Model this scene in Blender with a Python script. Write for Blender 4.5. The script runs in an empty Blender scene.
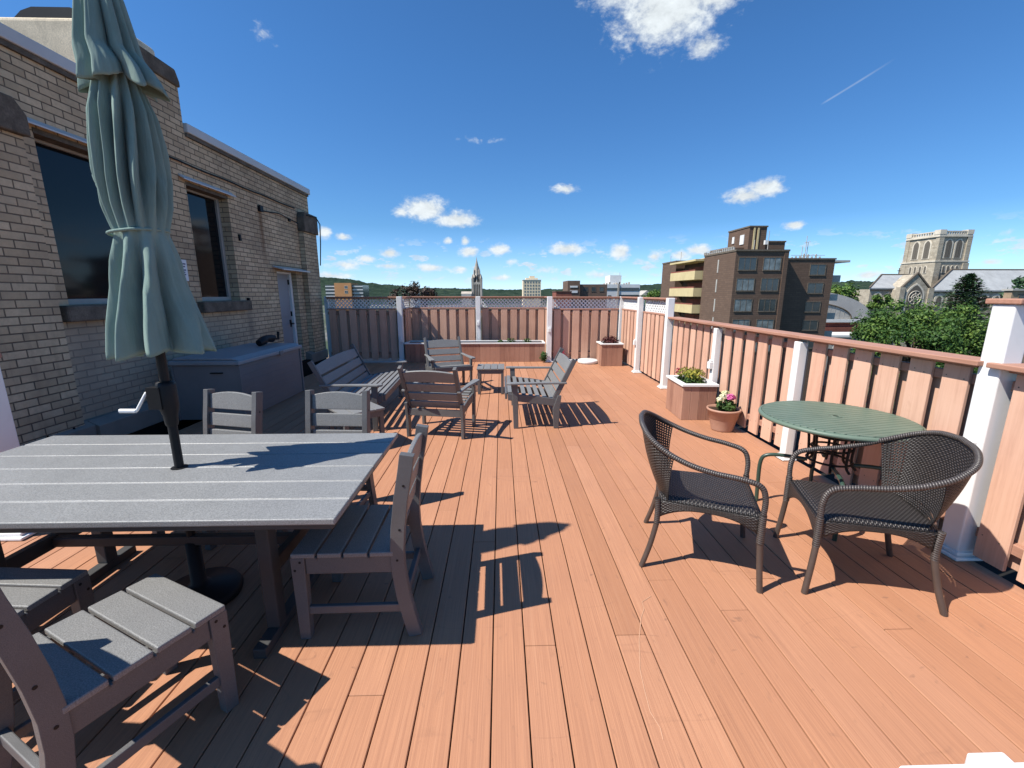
import bpy, math, random
from mathutils import Vector, Matrix, noise as mnoise
R = math.radians
scene = bpy.context.scene
COL = scene.collection
random.seed(7)

# ------------------------------------------------------------------ mesh builder
class MB:
    def __init__(self):
        self.v = []; self.f = []; self.uv = {}; self.sm = set(); self.mi = {}; self.fix = False
    def add(self, vs, fs, uvs=None, smooth=False, mat=0):
        b = len(self.v)
        self.v += [tuple(p) for p in vs]
        for i, f in enumerate(fs):
            k = len(self.f)
            self.f.append(tuple(b + j for j in f))
            if uvs is not None: self.uv[k] = uvs[i]
            if smooth: self.sm.add(k)
            if mat: self.mi[k] = mat
        return self
    def box(self, x0, x1, y0, y1, z0, z1, M=None, mat=0):
        vs = [Vector((x, y, z)) for z in (z0, z1) for y in (y0, y1) for x in (x0, x1)]
        if M is not None: vs = [M @ p for p in vs]
        return self.add(vs, [(0,2,3,1),(4,5,7,6),(0,1,5,4),(2,6,7,3),(0,4,6,2),(1,3,7,5)], mat=mat)
    def beam(self, a, b, w, h, up=(0,0,1), mat=0):
        a = Vector(a); b = Vector(b); d = (b - a); L = d.length; d.normalize()
        s = d.cross(Vector(up))
        if s.length < 1e-5: s = d.cross(Vector((0,1,0)))
        s.normalize(); u = s.cross(d)
        M = Matrix((s, d, u)).transposed().to_4x4(); M.translation = a
        return self.box(-w/2, w/2, 0, L, -h/2, h/2, M, mat)
    def prism(self, poly, ax, lo, hi, M=None):
        # poly: 2D points; ax 'x': poly=(y,z), 'y': poly=(x,z), 'z': poly=(x,y)
        def mk(p, t):
            q = {'x': (t, p[0], p[1]), 'y': (p[0], t, p[1]), 'z': (p[0], p[1], t)}[ax]
            q = Vector(q); return M @ q if M is not None else q
        n = len(poly)
        vs = [mk(p, lo) for p in poly] + [mk(p, hi) for p in poly]
        fs = [tuple(range(n)), tuple(range(2*n-1, n-1, -1))]
        fs += [(i, i+n, (i+1)%n+n, (i+1)%n) for i in range(n)]
        self.fix = True
        return self.add(vs, fs)
    def tube(self, pts, r, n=10, closed=False, cap=True, up=None, uvscale=1.0, flat=1.0, mat=0):
        pts = [Vector(p) for p in pts]; m = len(pts)
        rs = r if isinstance(r, (list, tuple)) else [r]*m
        vs = []; acc = 0; us = []
        prev = None
        for i, p in enumerate(pts):
            if closed: t = pts[(i+1)%m] - pts[i-1]
            else: t = pts[min(i+1, m-1)] - pts[max(i-1, 0)]
            t.normalize()
            if prev is None:
                a = Vector(up) if up else (Vector((0,0,1)) if abs(t.z) < .9 else Vector((1,0,0)))
            else: a = prev
            nrm = (a - t*a.dot(t)).normalized(); prev = nrm
            bn = t.cross(nrm)
            if i: acc += (pts[i]-pts[i-1]).length
            us.append(acc)
            for k in range(n):
                th = 2*math.pi*k/n
                vs.append(p + nrm*math.cos(th)*rs[i] + bn*math.sin(th)*rs[i]*flat)
        fs = []; uv = []
        segs = m if closed else m-1
        for i in range(segs):
            j = (i+1) % m
            u0 = us[i]; u1 = us[j] if j else acc + (pts[0]-pts[-1]).length
            for k in range(n):
                k2 = (k+1) % n
                fs.append((i*n+k, i*n+k2, j*n+k2, j*n+k))
                uv.append([(u0, k/n), (u0, (k+1)/n), (u1, (k+1)/n), (u1, k/n)])
        self.add(vs, fs, uv, smooth=True, mat=mat)
        if cap and not closed:
            self.add(vs[:n], [tuple(range(n-1, -1, -1))], mat=mat); self.add(vs[-n:], [tuple(range(n))], mat=mat)
        return self
    def cyl(self, x, y, z0, z1, r, n=20, r2=None):
        r2 = r if r2 is None else r2
        return self.lathe([(0, z0), (r, z0), (r2, z1), (0, z1)], n, (x, y, 0), smooth=False)
    def lathe(self, prof, n=24, o=(0,0,0), smooth=True):
        vs = []; fs = []
        for (r, z) in prof:
            for k in range(n):
                th = 2*math.pi*k/n
                vs.append((o[0]+r*math.cos(th), o[1]+r*math.sin(th), o[2]+z))
        for i in range(len(prof)-1):
            for k in range(n):
                k2 = (k+1) % n
                fs.append((i*n+k, i*n+k2, (i+1)*n+k2, (i+1)*n+k))
        return self.add(vs, fs, smooth=smooth)
    def grid(self, nu, nv, fn, wrap=False, smooth=True, uvfn=None):
        vs = [fn(i/(nu if wrap else nu-1), j/(nv-1)) for j in range(nv) for i in range(nu)]
        fs = []; uv = []
        for j in range(nv-1):
            for i in range(nu if wrap else nu-1):
                i2 = (i+1) % nu
                fs.append((j*nu+i, j*nu+i2, (j+1)*nu+i2, (j+1)*nu+i))
                d = nu if wrap else nu-1
                q = [(i/d, j/(nv-1)), ((i+1)/d, j/(nv-1)), ((i+1)/d, (j+1)/(nv-1)), (i/d, (j+1)/(nv-1))]
                uv.append([uvfn(*t) for t in q] if uvfn else q)
        return self.add(vs, fs, uv, smooth=smooth)
    def quad(self, c, a, b):
        c = Vector(c); a = Vector(a); b = Vector(b)
        return self.add([c-a-b, c+a-b, c+a+b, c-a+b], [(0,1,2,3)])
    def build(self, name, mats, parent=None, bevel=0, seg=2, loc=None, solid=0, rim=True, fixn=False, angle=30):
        me = bpy.data.meshes.new(name)
        me.from_pydata(self.v, [], self.f)
        if not isinstance(mats, (list, tuple)): mats = [mats]
        for m in mats: me.materials.append(m)
        if self.uv:
            lay = me.uv_layers.new(name='UVMap')
            for k, p in enumerate(me.polygons):
                if k in self.uv:
                    for li, c in zip(p.loop_indices, self.uv[k]): lay.data[li].uv = c
        for k in self.sm: me.polygons[k].use_smooth = True
        for k, m in self.mi.items(): me.polygons[k].material_index = m
        if fixn or self.fix:
            import bmesh
            bm = bmesh.new(); bm.from_mesh(me); bmesh.ops.recalc_face_normals(bm, faces=bm.faces); bm.to_mesh(me); bm.free()
        me.update()
        o = bpy.data.objects.new(name, me); COL.objects.link(o)
        if parent: o.parent = parent
        if loc: o.location = loc
        if solid:
            s = o.modifiers.new('solidify', 'SOLIDIFY'); s.thickness = solid; s.offset = 0; s.use_rim = rim
        if bevel:
            b = o.modifiers.new('bevel', 'BEVEL'); b.width = bevel; b.segments = seg
            b.limit_method = 'ANGLE'; b.angle_limit = R(angle); b.harden_normals = False
        return o

def thing(name, label, cat, loc=(0,0,0), rz=0, group=None):
    o = bpy.data.objects.new(name, None); COL.objects.link(o)
    o.empty_display_size = .1
    o.location = loc; o.rotation_euler = (0, 0, rz)
    o['label'] = label; o['category'] = cat
    if group: o['group'] = group
    return o
def tag(o, label, cat, group=None):
    o['label'] = label; o['category'] = cat
    if group: o['group'] = group
    return o
def structure(o, label, cat):
    o['kind'] = 'structure'; o['label'] = label; o['category'] = cat; return o
def copy_thing(root, loc, rz, label, group=None):
    r = root.copy(); COL.objects.link(r); r.location = loc; r.rotation_euler = (0, 0, rz)
    r['label'] = label
    if group: r['group'] = group
    for ch in list(root.children):
        c = ch.copy(); COL.objects.link(c); c.parent = r
        for g in list(ch.children):
            d = g.copy(); COL.objects.link(d); d.parent = c
    return r

# ------------------------------------------------------------------ materials
class NT:
    def __init__(self, tree): self.t = tree; self.n = tree.nodes; self.l = tree.links
    def new(self, typ, **kw):
        nd = self.n.new(typ)
        for k, v in kw.items(): setattr(nd, k, v)
        return nd
    def put(self, sock, val):
        if hasattr(val, 'is_output') or isinstance(val, bpy.types.NodeSocket): self.l.new(val, sock)
        else: sock.default_value = val
    def math(self, op, a, b=None, c=None, clamp=False):
        nd = self.new('ShaderNodeMath', operation=op, use_clamp=clamp)
        self.put(nd.inputs[0], a)
        if b is not None: self.put(nd.inputs[1], b)
        if c is not None: self.put(nd.inputs[2], c)
        return nd.outputs[0]
    def vmath(self, op, a, b=None):
        nd = self.new('ShaderNodeVectorMath', operation=op)
        self.put(nd.inputs[0], a)
        if b is not None: self.put(nd.inputs[1], b)
        return nd.outputs['Value'] if op in ('LENGTH', 'DOT_PRODUCT') else nd.outputs[0]
    def noise(self, vec, scale, detail=4, rough=.55, dist=0, dim='3D'):
        nd = self.new('ShaderNodeTexNoise', noise_dimensions=dim)
        if vec is not None: self.l.new(vec, nd.inputs['Vector'])
        nd.inputs['Scale'].default_value = scale; nd.inputs['Detail'].default_value = detail
        nd.inputs['Roughness'].default_value = rough; nd.inputs['Distortion'].default_value = dist
        return nd.outputs['Fac']
    def ramp(self, fac, stops, interp='LINEAR'):
        nd = self.new('ShaderNodeValToRGB'); nd.color_ramp.interpolation = interp
        e = nd.color_ramp.elements
        while len(e) < len(stops): e.new(.5)
        for el, (p, c) in zip(e, stops):
            el.position = p; el.color = (c, c, c, 1) if isinstance(c, (int, float)) else (*c, 1)
        self.l.new(fac, nd.inputs[0]); return nd.outputs[0]
    def maprange(self, v, a, b, c=0, d=1, smooth=False):
        nd = self.new('ShaderNodeMapRange'); nd.interpolation_type = 'SMOOTHSTEP' if smooth else 'LINEAR'
        self.put(nd.inputs[0], v)
        for i, q in enumerate((a, b, c, d)): self.put(nd.inputs[1+i], q)
        return nd.outputs[0]
    def mix(self, fac, a, b, blend='MIX'):
        nd = self.new('ShaderNodeMix', data_type='RGBA', blend_type=blend)
        self.put(nd.inputs[0], fac)
        for i, q in ((6, a), (7, b)):
            if isinstance(q, tuple) and len(q) == 3: q = (*q, 1)
            self.put(nd.inputs[i], q)
        return nd.outputs[2]
    def bump(self, h, strength=.3, dist=.01):
        nd = self.new('ShaderNodeBump'); nd.inputs['Strength'].default_value = strength
        nd.inputs['Distance'].default_value = dist; self.l.new(h, nd.inputs['Height']); return nd.outputs[0]
    def mapping(self, vec, scale=(1,1,1), loc=(0,0,0), rot=(0,0,0)):
        nd = self.new('ShaderNodeMapping'); self.l.new(vec, nd.inputs[0])
        nd.inputs['Scale'].default_value = scale; nd.inputs['Location'].default_value = loc
        nd.inputs['Rotation'].default_value = rot; return nd.outputs[0]

def material(name):
    m = bpy.data.materials.new(name); m.use_nodes = True
    n = NT(m.node_tree); b = m.node_tree.nodes['Principled BSDF']
    return m, n, b
def objco(n): return n.new('ShaderNodeTexCoord').outputs['Object']
def objrand(n): return n.new('ShaderNodeObjectInfo').outputs['Random']

def plain(name, col, rough=.5, spec=.5, var=.12, scale=6, metal=0, grain=0, grain_scale=300, bump=.1, dirt=0, dirtcol=(.1,.08,.06)):
    m, n, b = material(name)
    co = objco(n)
    f = n.noise(co, scale, 5, .6)
    lo = tuple(c*(1-var) for c in col); hi = tuple(min(1, c*(1+var)) for c in col)
    c = n.ramp(f, [(.3, lo), (.7, hi)])
    if dirt:
        f3 = n.noise(co, scale*.7, 6, .7, 1.0)
        c = n.mix(n.maprange(f3, .52, .75, 0, dirt), c, dirtcol)
    if grain:
        g = n.noise(co, grain_scale, 2, .6)
        c = n.mix(n.maprange(g, .35, .65, 0, grain), c, tuple(x*.55 for x in col))
        n.l.new(n.bump(g, bump, .002), b.inputs['Normal'])
    n.l.new(c, b.inputs['Base Color'])
    b.inputs['Roughness'].default_value = rough; b.inputs['Specular IOR Level'].default_value = spec
    b.inputs['Metallic'].default_value = metal
    return m

def deck_material():
    m, n, b = material('composite_decking')
    co = objco(n)
    at = n.new('ShaderNodeAttribute', attribute_name='tone').outputs['Fac']
    base = n.ramp(at, [(0, (.415,.195,.103)), (.4, (.475,.226,.123)), (.8, (.495,.241,.134)), (1, (.515,.256,.146))])
    st = n.noise(n.mapping(co, (170, 2.0, 1)), 1.0, 4, .7)          # brushed grain along each board
    c = n.mix(n.maprange(st, .35, .66, .0, .48), base, (.25,.11,.066))
    st2 = n.noise(n.mapping(co, (60, .7, 1), (3,9,0)), 1.0, 3, .6)
    c = n.mix(n.maprange(st2, .55, .8, 0, .3), c, (.58,.32,.19))
    bl = n.noise(co, 1.3, 6, .62)
    c = n.mix(n.maprange(bl, .40, .68, 0, .24), c, (.31,.15,.095))
    sp = n.noise(n.mapping(co, (22, 9, 1)), 1.0, 5, .6, .5)          # scuffs and drips
    c = n.mix(n.maprange(sp, .63, .76, 0, .55), c, (.22,.115,.075))
    sp3 = n.noise(n.mapping(co, (9, 13, 1), (40,3,0)), 1.0, 3, .55, .3)
    c = n.mix(n.maprange(sp3, .70, .76, 0, .45), c, (.15,.085,.06))
    # hairline wear lines across the boards
    wl = n.math('ABSOLUTE', n.math('SUBTRACT', n.noise(n.mapping(co, (.35, 1.2, 1)), 1.6, 3, .5, .4), .5))
    wm = n.math('MULTIPLY', n.maprange(wl, .0, .004, .28, 0), n.maprange(n.noise(co, 2.2, 3), .48, .62))
    c = n.mix(wm, c, (.2,.1,.065))
    n.l.new(c, b.inputs['Base Color'])
    b.inputs['Roughness'].default_value = .62; b.inputs['Specular IOR Level'].default_value = .3
    n.l.new(n.bump(n.math('ADD', st, n.math('MULTIPLY', bl, .4)), .35, .003), b.inputs['Normal'])
    return m

def wood_material(name, dark, mid, light, axis='z', rough=.65):
    m, n, b = material(name)
    co = objco(n)
    sc = {'z': (55, 55, 2.2), 'x': (2.2, 55, 55), 'y': (55, 2.2, 55)}[axis]
    st = n.noise(n.mapping(co, sc), 1.0, 4, .65)
    at = n.new('ShaderNodeAttribute', attribute_name='tone').outputs['Fac']
    bl = n.noise(co, 2.1, 5, .6)
    f = n.math('ADD', n.math('MULTIPLY', st, .45), n.math('MULTIPLY', bl, .35))
    f = n.math('ADD', f, n.math('MULTIPLY', n.math('SUBTRACT', at, .5), .3))
    c = n.ramp(f, [(.2, dark), (.42, mid), (.66, light)])
    sp = n.noise(co, 17, 5, .65, .3)
    c = n.mix(n.maprange(sp, .62, .76, 0, .4), c, dark)
    n.l.new(c, b.inputs['Base Color'])
    b.inputs['Roughness'].default_value = rough; b.inputs['Specular IOR Level'].default_value = .3
    n.l.new(n.bump(st, .25, .003), b.inputs['Normal'])
    return m

def wallco(n):
    """object-space wall coordinates: (along wall, height)"""
    tc = n.new('ShaderNodeTexCoord')
    g = n.new('ShaderNodeSeparateXYZ'); n.l.new(tc.outputs['Object'], g.inputs[0])
    nm = n.new('ShaderNodeSeparateXYZ'); n.l.new(tc.outputs['Normal'], nm.inputs[0])
    ax = n.math('GREATER_THAN', n.math('ABSOLUTE', nm.outputs[0]), .7)
    u = n.math('ADD', n.math('MULTIPLY', ax, g.outputs[1]), n.math('MULTIPLY', n.math('SUBTRACT', 1.0, ax), g.outputs[0]))
    c = n.new('ShaderNodeCombineXYZ'); n.l.new(u, c.inputs[0]); n.l.new(g.outputs[2], c.inputs[1])
    return c.outputs[0], tc.outputs['Object']

def brick_material(name, c1, c2, mortar, bw=.215, bh=.08, ms=.009, var=.3, stain=.4, bump=.8, dist=.012, staincol=(.08,.06,.05), wall_marks=False):
    m, n, b = material(name)
    uv, co = wallco(n)
    wob = n.noise(co, 9, 2)
    uvw = n.vmath('ADD', uv, n.vmath('MULTIPLY', n.new('ShaderNodeTexNoise').outputs['Color'], (0,0,0)))
    t = n.new('ShaderNodeTexBrick'); n.l.new(uvw, t.inputs['Vector'])
    t.inputs['Scale'].default_value = 1; t.inputs['Brick Width'].default_value = bw; t.inputs['Row Height'].default_value = bh
    t.inputs['Mortar Size'].default_value = ms; t.inputs['Mortar Smooth'].default_value = .25; t.inputs['Bias'].default_value = 0
    t.inputs['Color1'].default_value = (*c1, 1); t.inputs['Color2'].default_value = (*c2, 1); t.inputs['Mortar'].default_value = (*mortar, 1)
    f = n.noise(co, 1.1, 6, .65)
    c = n.mix(n.maprange(f, .42, .72, 0, stain), t.outputs['Color'], staincol)
    f2 = n.noise(co, 26, 4, .7)
    c = n.mix(n.maprange(f2, .35, .7, 0, var), c, tuple(x*.5 for x in c1))
    f4 = n.noise(n.mapping(co, (5, 5, .5)), 1.0, 4, .6)               # rain streaks
    c = n.mix(n.maprange(f4, .58, .78, 0, stain*.8), c, staincol)
    if wall_marks:
        sx = n.new('ShaderNodeSeparateXYZ'); n.l.new(co, sx.inputs[0])
        wob2 = n.math('MULTIPLY', n.math('SUBTRACT', n.noise(co, 7, 4, .7), .5), .12)
        def streak(y, w, z0, z1, a, col, c):
            d = n.math('ABSOLUTE', n.math('SUBTRACT', n.math('ADD', sx.outputs[1], wob2), y))
            m1 = n.math('MULTIPLY', n.maprange(d, 0, w, a, 0), n.math('MULTIPLY', n.maprange(sx.outputs[2], z0, z0+.3, 0, 1), n.maprange(sx.outputs[2], z1-.05, z1, 1, 0)))
            return n.mix(m1, c, col)
        c = streak(8.26, .09, 2.1, 3.1, .75, (.16,.07,.03), c)           # rust run below the bracket
        c = streak(7.55, .16, .5, 1.35, .5, (.13,.11,.09), c)            # soot below the sills
        c = streak(4.55, .22, .5, 1.32, .5, (.13,.11,.09), c)
        c = streak(5.5, .25, .6, 1.32, .4, (.13,.11,.09), c)
        # repointed brickwork under the windows: mortar smeared over the faces
        rp = n.math('MULTIPLY', n.maprange(n.math('ADD', sx.outputs[2], wob2), 1.2, 1.32, 1, 0), n.math('MULTIPLY', n.maprange(sx.outputs[1], 4.25, 4.4, 0, 1), n.maprange(sx.outputs[1], 6.6, 8.2, 1, 0)))
        c = n.mix(n.math('MULTIPLY', rp, .6), c, (.40,.325,.25))
        # big soft differences between weathered areas
        c = n.mix(n.maprange(n.noise(n.mapping(co, (1,.6,1.4), (3,1,2)), .9, 4, .6), .5, .7, 0, .4), c, (.33,.26,.19))
    n.l.new(c, b.inputs['Base Color'])
    b.inputs['Roughness'].default_value = .9; b.inputs['Specular IOR Level'].default_value = .15
    h = n.math('ADD', n.math('SUBTRACT', 1.0, t.outputs['Fac']), n.math('MULTIPLY', f2, .25))
    n.l.new(n.bump(h, bump, dist), b.inputs['Normal'])
    return m

def wicker_material(name, holes=False):
    m, n, b = material(name)
    uv = n.new('ShaderNodeTexCoord').outputs['UV']
    s = n.new('ShaderNodeSeparateXYZ'); n.l.new(uv, s.inputs[0])
    P = .0135
    u = n.math('DIVIDE', s.outputs[0], P); v = n.math('DIVIDE', s.outputs[1], P*.75)
    row = n.math('FLOOR', v)
    par = n.math('MULTIPLY', n.math('MODULO', row, 2.0), 3.14159)
    wv = n.math('SINE', n.math('ADD', n.math('MULTIPLY', u, 3.14159), par))
    fv = n.math('FRACT', v)
    rnd = n.math('SINE', n.math('MULTIPLY', fv, 3.14159))
    h = n.math('MULTIPLY', n.math('ADD', n.math('MULTIPLY', wv, .5), .6), rnd)
    co = objco(n)
    v1 = n.noise(co, 40, 3)
    c = n.ramp(n.math('ADD', n.math('MULTIPLY', h, .7), n.math('MULTIPLY', v1, .3)), [(.12, (.006,.005,.005)), (.5, (.032,.027,.024)), (.95, (.105,.09,.082))])  # strand tops coloured paler as highlights, hollows near black
    n.l.new(c, b.inputs['Base Color'])
    b.inputs['Roughness'].default_value = .42; b.inputs['Specular IOR Level'].default_value = .5
    n.l.new(n.bump(h, .9, .004), b.inputs['Normal'])
    if holes:
        hu = n.math('ABSOLUTE', n.math('SUBTRACT', n.math('FRACT', n.math('DIVIDE', s.outputs[0], .021)), .5))
        hv = n.math('ABSOLUTE', n.math('SUBTRACT', n.math('FRACT', n.math('DIVIDE', s.outputs[1], .021)), .5))
        hole = n.math('MULTIPLY', n.math('LESS_THAN', hu, .22), n.math('LESS_THAN', hv, .22))
        n.l.new(n.math('SUBTRACT', 1.0, hole), b.inputs['Alpha'])
    return m

def wrap_material(name):
    """strand wound round a tube: uv.x is length, uv.y is turn"""
    m, n, b = material(name)
    uv = n.new('ShaderNodeTexCoord').outputs['UV']
    s = n.new('ShaderNodeSeparateXYZ'); n.l.new(uv, s.inputs[0])
    ph = n.math('ADD', n.math('DIVIDE', s.outputs[0], .0115), s.outputs[1])
    h = n.math('SINE', n.math('MULTIPLY', n.math('FRACT', ph), 3.14159))
    v1 = n.noise(objco(n), 60, 3)
    c = n.ramp(n.math('ADD', n.math('MULTIPLY', h, .6), n.math('MULTIPLY', v1, .4)), [(.15, (.008,.006,.006)), (.5, (.04,.033,.029)), (.95, (.14,.12,.11))])  # highlights put into the colour along the crest of each turn
    n.l.new(c, b.inputs['Base Color']); b.inputs['Roughness'].default_value = .38
    n.l.new(n.bump(h, .8, .003), b.inputs['Normal'])
    return m

def leaf_material(name, dark, mid, light, scale=1.2, trans=.25):
    m, n, b = material(name)
    g = n.new('ShaderNodeNewGeometry')
    ri = g.outputs['Random Per Island']
    f = n.noise(objco(n), scale, 3, .6)
    k = n.math('ADD', n.math('MULTIPLY', ri, .38), n.math('MULTIPLY', n.maprange(f, .25, .75), .62))
    c = n.ramp(k, [(.22, dark), (.5, mid), (.8, light)])
    n.l.new(c, b.inputs['Base Color']); b.inputs['Roughness'].default_value = .55; b.inputs['Specular IOR Level'].default_value = .3
    t = n.new('ShaderNodeBsdfTranslucent'); n.l.new(c, t.inputs[0])
    mx = n.new('ShaderNodeMixShader'); mx.inputs[0].default_value = trans
    n.l.new(b.outputs[0], mx.inputs[1]); n.l.new(t.outputs[0], mx.inputs[2])
    n.l.new(mx.outputs[0], n.n['Material Output'].inputs[0])
    return m

M = {}
M['deck'] = deck_material()
M['fence'] = wood_material('fence_composite', (.50,.28,.195), (.65,.395,.28), (.71,.45,.33))
M['rail'] = wood_material('rail_composite', (.31,.15,.10), (.44,.225,.155), (.52,.285,.205), 'y')
M['railx'] = wood_material('rail_composite_cross', (.36,.185,.125), (.49,.265,.19), (.56,.32,.235), 'x')
M['planterwood'] = wood_material('planter_composite', (.26,.13,.09), (.39,.21,.145), (.47,.27,.19))
M['white'] = plain('white_vinyl', (.80,.80,.78), .35, .5, .04, 3, dirt=.25, dirtcol=(.5,.46,.4))
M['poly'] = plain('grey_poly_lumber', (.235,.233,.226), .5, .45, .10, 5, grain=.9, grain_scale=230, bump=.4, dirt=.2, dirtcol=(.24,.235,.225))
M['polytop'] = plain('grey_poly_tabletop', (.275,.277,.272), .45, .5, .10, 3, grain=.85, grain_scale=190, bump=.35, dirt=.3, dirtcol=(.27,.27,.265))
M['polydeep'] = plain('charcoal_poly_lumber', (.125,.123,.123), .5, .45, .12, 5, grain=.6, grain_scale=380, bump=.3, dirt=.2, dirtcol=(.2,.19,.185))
M['polyshade'] = plain('shade_darkened_poly_lumber', (.055,.054,.054), .55, .3, .1, 5)  # grey lumber darkened to stand for the shade under the dining table
M['seam'] = plain('painted_seam_highlight', (.62,.62,.60), .8, .2, .1, 9)
M['black'] = plain('black_metal', (.010,.010,.011), .5, .25, .2, 8)
M['greentop'] = plain('green_resin', (.125,.175,.13), .45, .45, .1, 4, grain=.2, grain_scale=200, dirt=.3, dirtcol=(.22,.25,.2))
M['greenmetal'] = plain('green_painted_metal', (.03,.06,.045), .35, .5, .1, 6)
M['wicker'] = wicker_material('brown_wicker')
M['wickerhole'] = wicker_material('open_wicker', True)
M['wrap'] = wrap_material('wound_wicker')
M['tubeleg'] = plain('brown_painted_tube', (.075,.055,.046), .4, .5, .15, 12)
M['brick'] = brick_material('buff_brick', (.76,.575,.37), (.54,.395,.245), (.15,.115,.082), .2, .0725, .0065, .38, .5, wall_marks=True)
M['stone'] = plain('weathered_stone', (.74,.62,.45), .9, .2, .2, 4, grain=.5, grain_scale=60, bump=.5, dirt=.5, dirtcol=(.14,.125,.10))
M['darkstone'] = plain('sooty_stone', (.16,.13,.10), .9, .2, .45, 6, grain=.5, grain_scale=60, bump=.6, dirt=.6, dirtcol=(.05,.045,.04))
M['coping'] = plain('painted_metal_coping', (.56,.55,.53), .4, .5, .06, 2, dirt=.2, dirtcol=(.4,.4,.4))
M['flash'] = plain('grey_metal_flashing', (.25,.225,.19), .6, .3, .12, 3, dirt=.4, dirtcol=(.13,.13,.13))
M['frame'] = plain('window_frame_paint', (.36,.335,.30), .5, .4, .1, 5)
M['door'] = plain('pale_blue_grey_door', (.30,.30,.315), .5, .4, .06, 2, dirt=.3, dirtcol=(.2,.2,.2))
M['boxbody'] = plain('mauve_grey_resin', (.235,.215,.205), .55, .4, .07, 3, dirt=.2, dirtcol=(.17,.165,.17))
M['boxlid'] = plain('blue_grey_resin', (.31,.315,.32), .45, .5, .07, 3, dirt=.3, dirtcol=(.2,.21,.23))
M['dark'] = plain('dark_void', (.02,.019,.018), .9, .1)
M['roof'] = plain('bitumen_roof', (.07,.068,.065), .9, .2, .25, 2)
M['soil'] = plain('potting_soil', (.05,.032,.022), 1, .1, .4, 30, grain=.5, grain_scale=120, bump=1)
M['pot'] = plain('terracotta_plastic', (.42,.235,.165), .5, .4, .1, 6, dirt=.3, dirtcol=(.3,.17,.12))
M['signw'] = plain('sign_white', (.75,.75,.76), .5, .4, .03)
M['ink'] = plain('sign_ink', (.06,.07,.16), .6, .3)
def glass(name, col, rough=.05, spec=.6):
    m, n, b = material(name)
    co = objco(n); f = n.noise(co, 1.5, 3)
    n.l.new(n.ramp(f, [(.3, tuple(c*.8 for c in col)), (.7, tuple(c*1.2 for c in col))]), b.inputs['Base Color'])
    b.inputs['Roughness'].default_value = rough; b.inputs['Specular IOR Level'].default_value = spec
    n.l.new(n.bump(n.noise(co, .8, 2), .06, .05), b.inputs['Normal'])
    return m
M['glass'] = glass('dark_window_glass', (.006,.007,.009), .06, .3)
M['cityglass'] = glass('city_window_glass', (.05,.06,.065), .12, .7)
# umbrella cloth
def cloth():
    m, n, b = material('sage_canvas')
    co = objco(n)
    f = n.noise(co, 5, 4); c = n.ramp(f, [(.3, (.195,.285,.25)), (.7, (.25,.345,.305))])
    w = n.new('ShaderNodeTexWave', wave_type='BANDS', bands_direction='Z'); n.l.new(co, w.inputs[0]); w.inputs['Scale'].default_value = 160
    n.l.new(c, b.inputs['Base Color']); b.inputs['Roughness'].default_value = .85; b.inputs['Specular IOR Level'].default_value = .2
    b.inputs['Sheen Weight'].default_value = .05
    wr = n.noise(n.mapping(co, (14,14,3)), 1.0, 4, .6, .4)
    n.l.new(n.bump(n.math('ADD', n.math('MULTIPLY', wr, 1.0), n.math('MULTIPLY', w.outputs['Fac'], .03)), .5, .02), b.inputs['Normal'])
    t = n.new('ShaderNodeBsdfTranslucent'); n.l.new(c, t.inputs[0])
    mx = n.new('ShaderNodeMixShader'); mx.inputs[0].default_value = .07
    n.l.new(b.outputs[0], mx.inputs[1]); n.l.new(t.outputs[0], mx.inputs[2]); n.l.new(mx.outputs[0], n.n['Material Output'].inputs[0])
    return m
M['cloth'] = cloth()
def tones(o, groups, seed=1):
    """per-board random tone stored on faces; groups = faces per board"""
    rnd = random.Random(seed)
    a = o.data.attributes.new('tone', 'FLOAT', 'FACE')
    vals = []
    n = len(o.data.polygons)
    while len(vals) < n: vals += [rnd.random()]*groups
    a.data.foreach_set('value', vals[:n])
    return o
# ------------------------------------------------------------------ deck and the building that carries it
PITCH = .1443; SEAM = -.0447
mb = MB(); rd = random.Random(3); tv = []
k0 = int((-3.86 - SEAM)/PITCH) ; k1 = int((2.83 - SEAM)/PITCH) + 1
for k in range(k0, k1):
    x0 = SEAM + k*PITCH + .0027; x1 = SEAM + (k+1)*PITCH - .0027
    y = -1.6 - rd.random()*2.4
    while y < 11.0:
        L = rd.choice((3.05, 3.66, 4.88, 4.88, 6.1))
        y1 = min(y + L, 11.0)
        if y1 > -1.6:
            mb.box(x0, x1, max(y, -1.6) + .0015, y1 - .0015, -.025, rd.uniform(-.0012, .0))
            tv += [min(1, max(0, rd.gauss(.5, .24)))]*6
        y += L
deck = mb.build('deck', M['deck'], bevel=.0025, seg=1)
a = deck.data.attributes.new('tone', 'FLOAT', 'FACE'); a.data.foreach_set('value', tv)
P_ = [(0.791, 1.989), (0.728, 1.945), (0.722, 1.894), (0.687, 1.833), (0.634, 1.696), (0.587, 1.534), (0.574, 1.431), (0.566, 1.346), (0.582, 1.283), (0.577, 1.24)]
mb = MB(); w_ = .0018
for i in range(len(P_)-1):
    a_, b_ = Vector((*P_[i], .0012)), Vector((*P_[i+1], .0012)); d_ = (b_-a_).normalized(); s_ = Vector((-d_.y, d_.x, 0))*w_
    mb.add([a_-s_, b_-s_*.8, b_+s_*.8, a_+s_], [(0,1,2,3)])
mb.build('scuff_mark', plain('pale_scuff', (.55,.31,.195), .8, .2), deck)
structure(deck, 'terracotta coloured composite deck of long boards with dark seams', 'deck')
mb = MB()
for y in [-1.5 + .4*i for i in range(32)]: mb.box(-3.86, 2.8, y, y+.04, -.16, -.027)
structure(mb.build('deck_joists', M['dark']), 'dark joists under the deck boards', 'deck frame')

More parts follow.
